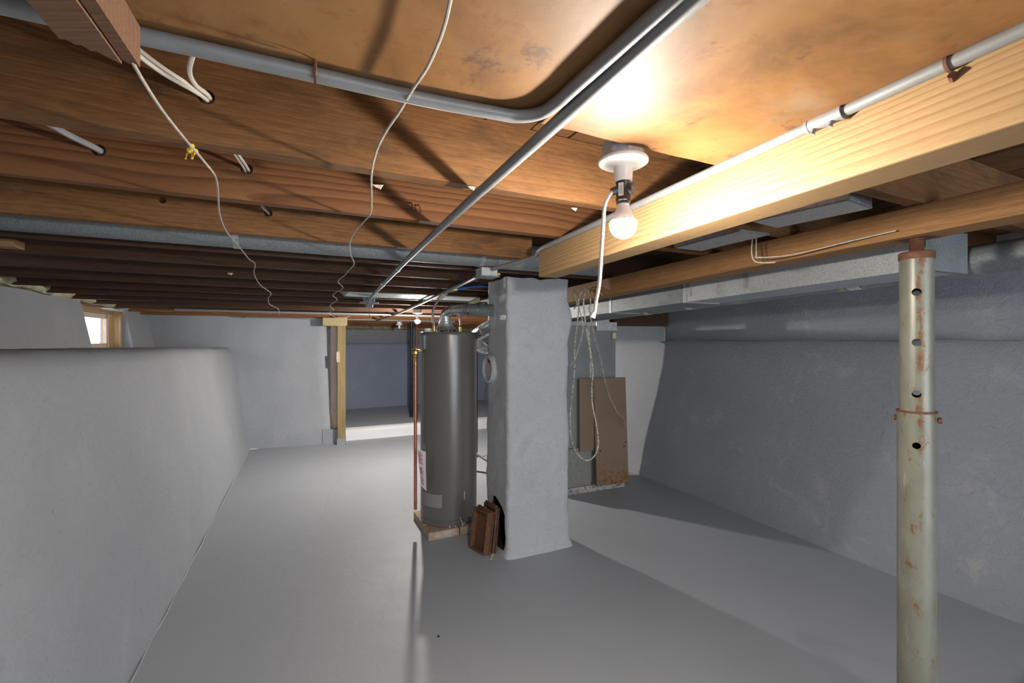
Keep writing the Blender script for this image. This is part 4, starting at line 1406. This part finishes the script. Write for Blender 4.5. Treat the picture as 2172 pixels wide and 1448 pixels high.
bx = P(1032, 578, 2.66)
pts = [b1(-1.4), b1(0.0), b1(0.6), b1(1.2), b1(1.8), b1(2.12), Vector((0.10, 2.32, zc3 - 0.002)), bx + Vector((0.035, -0.05, 0.012))]
k3 = conduit('beam_conduit', pts, 0.0112, 'pale metal conduit strapped along the top of the pine beam', 'emt', 5)
for nm, y0, y1, r in (('coupling', 0.855, 0.915, 0.0150),):
    MB().tube([b1(y0), b1(y1)], r, 18).build(nm, M['emt'], k3, smooth_=True)
    for y in (y0, y1): MB().tube([b1(y - 0.003), b1(y + 0.003)], r + 0.001, 18).build('coupling_rim', M['emt'], k3, smooth_=True)
    for y in (y0 + 0.014, y1 - 0.014):
        MB().tube([b1(y) + Vector((-0.006, 0, -0.012)), b1(y) + Vector((-0.010, 0, -0.023))], 0.0045, 8).build('set_screw', M['emt'], k3)
for y in (0.705,):
    MB().tube([b1(y), b1(y + 0.0045)], 0.0140, 18).build('strap', M['rust_screw'], k3, smooth_=True)
    a = b1(y + 0.003, 0.004)
    MB().tube([a + Vector((-0.004, -0.004, -0.018)), a + Vector((0.004, 0.002, -0.022))], 0.006, 8).build('strap_nail', M['rust_screw'], k3)
ob = thing('junction_box', bx, 'square galvanised box under the joists left of the pillar top', 'junction box')
MB().box(bx, (0.10, 0.10, 0.048), A_J).build('box', M['galv_pale'], ob, bevel=0.004)
MB().box(bx + Vector((0, 0, -0.027)), (0.115, 0.115, 0.005), A_J).build('cover', M['galv_dull'], ob)
MB().tube([bx + Vector((0.05, 0.05, 0)), bx + Vector((0.075, 0.06, 0.0))], 0.012, 12).build('cable_connector', M['brass'], ob, smooth_=True)
pts = [bx + Vector((-0.05, 0.05, -0.012)), P(985, 600, 3.10), P(930, 626, 3.85), P(886, 646, 4.80), P(845, 664, 5.80), P(795, 681, 7.15)]
k4 = conduit('back_conduit', pts, 0.0135, 'grey conduit running from the square box past the far bulb', 'emt', 5)
o = MB().tube([ST(6.2, -1.2, zj(6.2) - 0.014), ST(6.2, 0.3, zj(6.2) - 0.014), ST(6.2, 1.6, zj(6.2) - 0.014), ST(6.2, 2.0, zj(6.2) - 0.014)], 0.0135, 14).build('cross_conduit', M['emt'], smooth_=True)
tag(o, 'grey conduit crossing the ceiling left to right above the back wall', 'conduit')
o = MB().tube([ST(7.2, -0.6, zj(7.2) - 0.016), ST(7.2, 2.4, zj(7.2) - 0.016)], 0.011, 14).build('cross_conduit', M['emt'], smooth_=True)
tag(o, 'thin grey conduit crossing the ceiling of the far room above the doorway', 'conduit')
a = P(847, 690, 7.9)
ob = thing('lamp_socket', a, 'unlit white lamp socket on the ceiling of the far room', 'lamp')
MB().lathe(a, [(0.018, -0.055), (0.02, 0.0), (0.06, 0.008), (0.065, 0.018), (0.045, 0.02), (0.045, 0.075)], 24).build('socket', M['porcelain'], ob, smooth_=True)

# ------------------------------------------------------------------ lamps
def lamp(name, c, zf, label, key, far=False):
    """c: axis in plan; zf: height of the flange"""
    t_ = thing(name, (c.x, c.y, zf - 0.18), label, 'lamp')
    MB().lathe((c.x, c.y, zf), [(0.050, 0.006), (0.050, 0.046), (0.0, 0.046)], 8, caps=False).build('ceiling_box', M['galv_pale'], t_)
    MB().lathe((c.x, c.y, zf), [(0.0, 0.008), (0.0555, 0.008), (0.0575, 0.004), (0.0565, 0.0), (0.050, -0.004), (0.026, -0.009), (0.022, -0.014), (0.0205, -0.042), (0.0185, -0.044), (0.0, -0.044)], 48, caps=False).build('lampholder', M['porcelain'], t_, smooth_=True)
    z = zf - 0.044
    if not far:
        MB().lathe((c.x, c.y, z), [(0.0, 0.002), (0.0175, 0.002), (0.0175, -0.003), (0.0165, -0.005), (0.0165, -0.036), (0.0175, -0.038), (0.0175, -0.044), (0.0155, -0.046), (0.0155, -0.052), (0, -0.052)], 28, caps=False).build('socket_adapter', M['black_plastic'], t_, smooth_=True)
        rt = Vector((0.80, -0.60, 0)).normalized()
        a = Vector((c.x, c.y, z - 0.018))
        Mo = Matrix((Vector((rt.y, -rt.x, 0)), Vector((0, 0, 1)), rt)).transposed()
        MB().lathe(a, [(0.0, 0.008), (0.0125, 0.010), (0.0125, 0.022), (0.0115, 0.0235), (0.0, 0.0235)], 24, Mo, caps=False).build('outlet', M['black_plastic'], t_, smooth_=True)
        for sx in (-0.004, 0.004):
            MB().box(a + Mo @ Vector((sx, 0.001, 0.0237)), (0.0012, 0.0012, 0.006)).build('outlet_slot', M['grey_print'], t_)
        dr = (Vector((0, 0, 0)) - Vector((c.x, c.y, 0))).normalized()
        dr = (dr + Vector((-0.35, 0, 0))).normalized()
        tang = Vector((-dr.y, dr.x, 0))
        s_ = Vector((c.x, c.y, z - 0.021)) + dr * 0.0172
        ang = math.atan2(tang.y, tang.x)
        MB().box(s_, (0.012, 0.0012, 0.030), ang).build('sticker', M['paper'], t_)
        br = MB()
        for k in range(7):
            br.box(s_ + dr * 0.0008 + Vector((0, 0, 0.006 - k * 0.0026)), (0.008, 0.0004, 0.0010), ang)
        br.build('barcode', M['grey_print'], t_)
        z -= 0.050
    MB().lathe((c.x, c.y, z), [(0.0, 0.004), (0.0135, 0.004), (0.0135, -0.006), (0.0165, -0.012), (0.025, -0.034), (0.0315, -0.044)], 28, caps=False).build('bulb_collar', M['white_plastic'], t_, smooth_=True)
    # order the profile from the collar (top) down to the tip
    pr_ = [(max(0.0005, 0.0315 * math.sin(a)), -0.050 + 0.0315 * math.cos(a)) for a in [math.radians(76 + (180 - 76) * k / 12) for k in range(13)]]
    MB().lathe((c.x, c.y, z), pr_, 28, caps=True).build('bulb', M[key], t_, smooth_=True)
    return t_


LC = Vector(((1322 - CU) / F * 1.06, 1.06, 0))
lamp('bulb_lamp', LC, zv(346, 1.06), 'bright bare bulb with black outlet adapter beside the pine beam', 'bulb_near')
FC = Vector((-1.14, 5.49, 0))
lamp('bulb_lamp', FC, zj(5.44) - 0.0475, 'bright bare bulb hanging at the back, left of the water heater', 'bulb_far', True)
lamp('bulb_lamp', ST(-1.25, 0.3), 1.885, 'unseen fill bulb added on the ceiling panel behind the camera', 'bulb_fill', True)  # added out of view to brighten the near end of the room

# cord plugged into the adapter
cd = thing('power_cord', P(1302, 410, 1.05), 'white power cord hanging from the black adapter of the bright bulb', 'cord')
z_ad = zv(346, 1.06) - 0.044 - 0.02
st = Vector((LC.x, LC.y, z_ad)) + Vector((-0.86, -0.15, 0)) * 0.018
MB().tube([st, st + Vector((-0.012, -0.002, -0.004))], [0.010, 0.009], 12).build('plug', M['black_plastic'], cd, smooth_=True)
MB().tube(smooth([st + Vector((-0.010, -0.002, -0.003)), P(1290, 418, 1.05), P(1282, 440, 1.05), P(1279, 480, 1.05), P(1275, 540, 1.05), P(1271, 600, 1.05), P(1264, 640, 1.05), P(1261, 662, 1.05)], 5), 0.0042, 10).build('flex', M['cable'], cd, smooth_=True)
MB().tube([P(1261, 660, 1.05), P(1257, 674, 1.05)], [0.004, 0.0062], 10).build('cord_end', M['cable'], cd, smooth_=True)

# ------------------------------------------------------------------ loose wires and cables
def wire(name, pts, r, mat, label, cat='wire', k=6, n_=7, group=None):
    o = MB().tube(smooth(pts, k), r, n_).build(name, M[mat], smooth_=True)
    return tag(o, label, cat, group)


zw = 1.915
wa = [(205, -40), (218, 0), (240, 50), (265, 100), (300, 165), (345, 235), (395, 298), (435, 345), (458, 378), (463, 420), (466, 455), (480, 490), (505, 520), (527, 548), (541, 560), (539, 580)]
pts = [PZ(u, v, zw) for u, v in wa]
q = pts[-1]
for (u, v, d) in ((552, 604, 3.0), (575, 622, 3.4), (569, 632, 3.6), (572, 645, 3.9), (590, 655, 4.2), (592, 666, 4.3)):
    pts.append(P(u, v, d))
wire('loose_wire', pts, 0.0027, 'wire', 'long limp grey wire drooping across the joists on the left')
wb = [(962, -30), (955, 0), (945, 45), (930, 90), (905, 145), (875, 190), (845, 240), (815, 285), (797, 325), (788, 370), (788, 420), (786, 452), (770, 472), (752, 492), (742, 516), (744, 540), (751, 560)]
pts = [PZ(u, v, zw) for u, v in wb]
for (u, v, d) in ((738, 575, 2.7), (732, 583, 2.8), (717, 597, 3.0), (727, 611, 3.2), (706, 625, 3.4), (715, 636, 3.6), (700, 648, 3.8), (708, 658, 4.0), (696, 664, 4.2), (720, 675, 4.4), (741, 671, 4.6)):
    pts.append(P(u, v, d))
wire('loose_wire', pts, 0.0027, 'wire', 'wavy grey wire drooping from the orange panel past the straight conduit')

# cables through the joists
def cable(u0, v0, d0, mid, end, r, mat, label, name='electric_cable'):
    pts = [P(u0, v0, d0)] + mid + [end, end + BJ * 0.09]
    wire(name, pts, r, mat, label, 'cable')


cable(225, 30, 0.74, [P(268, 82, 0.80), P(340, 140, 0.89)], h1p + BJ * 0.0 + JJ * -0.004, 0.0042, 'cable', 'white cable slanting from the broken board to a joist hole, upper one of the pair')
cable(225, 40, 0.74, [P(268, 95, 0.80), P(345, 155, 0.89)], h1p + Vector((0, 0, -0.007)) + JJ * 0.0, 0.0042, 'cable', 'white cable slanting from the broken board to a joist hole, lower one of the pair')
cable(416, 75, 0.84, [P(411, 108, 0.86), P(402, 150, 0.92), P(415, 180, 0.97)], h1p + JJ * 0.006, 0.0046, 'cable', 'short white cable looping down from the conduit into the same joist hole')
cable(476, 296, 1.27, [P(492, 318, 1.31)], h2p + JJ * -0.006, 0.0042, 'cable', 'white cable entering the reddish joist, left one of two')
cable(488, 290, 1.27, [P(500, 318, 1.31)], h2p + JJ * 0.004, 0.0042, 'cable', 'white cable entering the reddish joist, right one of two')
cable(60, 240, 1.12, [P(95, 257, 1.16), P(150, 288, 1.21)], h3p, 0.0085, 'grey_cable', 'thick grey cable running into the reddish joist at the far left')
cable(548, 425, 1.72, [P(558, 440, 1.76)], h5p, 0.0055, 'grey_cable', 'grey cable entering the third joist')

# broken board stub, top left
bl = thing('broken_board', PZ(262, 122, 1.85), 'split brown board with a broken end hanging at the upper left', 'board')
e0 = PZ(258, 128, 1.848)
dr = Vector((0.42, -1, 0)).normalized(); rt = Vector((1, 0.42, 0)).normalized()


def stub(name, x0, x1, z0, z1, tips):
    mb = MB()
    n_ = len(tips)
    fr = [e0 + rt * (x0 + (x1 - x0) * i / (n_ - 1)) - dr * tips[i] for i in range(n_)]
    far = [e0 + rt * (x0 + (x1 - x0) * i / (n_ - 1)) + dr * 0.75 for i in range(n_)]
    vs = []; fs = []
    for pset in (fr, far):
        for z in (z0, z1):
            vs += [Vector((p.x, p.y, e0.z + z)) for p in pset]
    A, B, Cc, D = 0, n_, 2 * n_, 3 * n_
    for i in range(n_ - 1):
        fs += [(A + i, A + i + 1, Cc + i + 1, Cc + i), (B + i, D + i, D + i + 1, B + i + 1), (A + i, B + i, B + i + 1, A + i + 1), (Cc + i, Cc + i + 1, D + i + 1, D + i)]
    fs += [(A, Cc, D, B), (A + n_ - 1, B + n_ - 1, D + n_ - 1, Cc + n_ - 1)]
    mb.add(vs, fs).build(name, M['scrap'], bl)


stub('split_half', -0.050, -0.003, 0.0, 0.05, [-0.022, -0.024, -0.016, -0.018, -0.008, -0.010, -0.002, 0.004, 0.010])
stub('split_half', -0.001, 0.014, 0.003, 0.055, [0.004, 0.012, 0.006, 0.016])

# pale cut board end at the left edge
a = P(0, 518, 2.14)
o = MB().box((a.x - 0.22, a.y - 0.09, a.z + 0.006), (0.60, 0.09, 0.035), A_J).build('cleat_board', M['pine'], loc=(a.x - 0.2, a.y - 0.1, a.z), rz=A_J)
tag(o, 'pale cut board end poking in at the left under the joists', 'board')

# tangle of paint-spattered wires hanging beside the pillar
def W(u, v, d=3.42): return P(u, v, d)


wire('hanging_wire', [W(1218, 655, 3.5), W(1226, 640), W(1232, 622), W(1243, 612), W(1250, 622), W(1253, 645), W(1249, 655), W(1256, 668)], 0.0052, 'wire_pale', 'short looped wire end high in the tangle beside the pillar')
wire('hanging_wire', [W(1222, 622, 3.5), W(1228, 645), W(1224, 690), W(1219, 735), W(1218, 790), W(1212, 850), W(1209, 890), W(1212, 930), W(1222, 958), W(1240, 975), W(1256, 972), W(1267, 955), W(1269, 930), W(1264, 895), W(1257, 860),
                      W(1255, 820), W(1258, 790), W(1254, 755), W(1247, 715), W(1240, 670), W(1238, 640), W(1242, 616)], 0.0055, 'wire_pale', 'long loop of paint-spattered wire hanging lowest beside the pillar')
wire('hanging_wire', [W(1217, 612, 3.5), W(1221, 635), W(1230, 660), W(1237, 690), W(1233, 720), W(1224, 748), W(1219, 764), W(1209, 776)], 0.0040, 'wire_pale', 'thin wire curving from the tangle back to the pillar edge')
wire('hanging_wire', [W(1249, 688), W(1250, 720), W(1253, 760), W(1252, 800)], 0.0050, 'wire_pale', 'short straight wire with a white painted end in the tangle')
wire('hanging_wire', [W(1250, 655), W(1256, 690, 3.5), W(1264, 725, 3.7), W(1275, 765, 3.9), W(1283, 805, 4.1), W(1292, 838, 4.3), W(1300, 855, 4.4), W(1310, 875, 4.45), W(1325, 891, 4.55), W(1325, 910, 4.62)], 0.0048, 'wire_pale', 'thin wire slanting from the tangle across the brown furnace panel')

# ------------------------------------------------------------------ spray foam, scraps and small bits
def lumpy(name, pts, r, mat, label, squash=0.7, seed=0):
    mb = MB()
    pts = resample(pts, 0.035)
    n_ = 10
    vs = []; fs = []
    for i, p in enumerate(pts):
        d = (pts[min(i + 1, len(pts) - 1)] - pts[max(i - 1, 0)]).normalized()
        nr = d.cross(Vector((0, 0, 1))).normalized()
        for k in range(n_):
            a = 2 * math.pi * k / n_
            e = nr * math.cos(a) + Vector((0, 0, 1)) * math.sin(a) * squash
            rr = r * (0.75 + 0.55 * abs(nz(p + e * 0.1, 9, seed)) + 0.5 * nz(p + e * 0.2, 4, seed))
            vs.append(p + e * rr)
    m = len(pts)
    for i in range(m - 1):
        for k in range(n_):
            fs.append((i * n_ + k, i * n_ + (k + 1) % n_, (i + 1) * n_ + (k + 1) % n_, (i + 1) * n_ + k))
    fs += [tuple(reversed(range(n_))), tuple(range((m - 1) * n_, m * n_))]
    o = mb.add(vs, fs).build(name, mat, smooth_=True)
    return tag(o, label, 'foam')


lumpy('spray_foam', [owp(2.6, 0.02, 1.945), owp(3.6, 0.02, 1.93), owp(4.4, 0.02, 1.915), owp(5.2, 0.02, 1.905), owp(6.05, 0.02, 1.885)], 0.06, M['foam'], 'cream spray foam packed along the top of the left outer wall')
lumpy('spray_foam', [bw_a + Vector((1.0, 0.42, 1.885)), bw_a.lerp(bw_b, 0.7) + Vector((0, 0.1, 1.87)), bw_b + Vector((-0.1, 0.05, 1.86))], 0.022, M['foam'], 'thin line of cream foam along the top of the back wall', 0.7, 4)
pq = pa.lerp(pb, 0.2) + fw_n * 0.18; pr2 = pa.lerp(pb, 0.8) + fw_n * 0.18
lumpy('spray_foam', [pq + Vector((0, 0, 1.80)), pr2 + Vector((0, 0, 1.77))], 0.07, M['foam_dark'], 'yellowish old insulation along the top of the far wall', 0.7, 9)

# yellow tuft stuck under the first joist
c = PZ(400, 309, 1.937) + Vector((0, 0.01, 0))
mb = MB()
for k in range(7):
    q = c + Vector((random.uniform(-0.008, 0.008), random.uniform(-0.005, 0.005), random.uniform(-0.010, 0.006)))
    mb.lathe(q, [(0.001, -0.007), (0.005, -0.004), (0.006, 0.0), (0.0045, 0.004), (0.001, 0.006)], 8)
for k in range(8):
    q = c + Vector((random.uniform(-0.012, 0.012), 0, -0.012))
    mb.tube([q, q + Vector((random.uniform(-0.008, 0.008), 0, -0.014))], 0.0012, 4)
o = mb.build('foam_tuft', M['yellow'], smooth_=True)
tag(o, 'tuft of bright yellow foam stuck under the nearest joist', 'foam')

SPL = [(800, 394, 1.940, 0.030, 'pale wood splinter hanging from the nearest joist, beside the conduit'), (1000, 398, 1.940, 0.022, 'splintered chip at the nearest joist where the conduit crosses'),
       (1218, 443, 1.940, 0.022, 'pale triangular wood chip hanging near the bulb'), (540, 664, 1.875, 0.10, 'orange wood scrap on top of the back wall'),
       (487, 580, 1.935, 0.035, 'curled wood shaving under a dark joist')]
for u, v, z, L, lab in SPL:
    c = PZ(u, v, z)
    t_ = []
    o = MB().add([c + Vector((-L / 2, 0, 0.004)), c + Vector((L / 2, 0.004, 0.004)), c + Vector((L * 0.25, 0.002, -L * 0.28)), c + Vector((-L * 0.2, -0.004, -L * 0.12)),
                  c + Vector((-L / 2, 0.006, 0.006)), c + Vector((L / 2, 0.010, 0.006)), c + Vector((L * 0.25, 0.008, -L * 0.26)), c + Vector((-L * 0.2, 0.003, -L * 0.1))],
                 [(0, 1, 2, 3), (7, 6, 5, 4), (0, 4, 5, 1), (1, 5, 6, 2), (2, 6, 7, 3), (3, 7, 4, 0)]).build('wood_splinter', M['stud'] if v < 600 else M['oldbeam'])
    tag(o, lab, 'splinter')
for u, v, s, lab in ((868, 432, JS[2], 'bent rusty nail in the reddish joist, left of the conduit'), (884, 437, JS[2], 'second bent nail in the reddish joist, closer to the conduit')):
    t_, p = on_face(u, v, s)
    o = MB().tube(smooth([p + BJ * 0.02, p - BJ * 0.018, p - BJ * 0.028 + Vector((0.004, 0, -0.012)), p - BJ * 0.026 + Vector((0.008, 0, -0.03))], 3), 0.0022, 6).build('bent_nail', M['rust_screw'])
    tag(o, lab, 'nail')
p = PZ(930, 1350, 0.0)
o = MB().lathe(p, [(0.001, 0.0), (0.006, 0.001), (0.006, 0.005), (0.003, 0.007)], 6).build('steel_nut', M['black_pipe'])
tag(o, 'tiny dark metal nut lying on the floor in front of the pillar', 'nut')

for o in SC.objects:
    if '_w' in o: del o['_w']
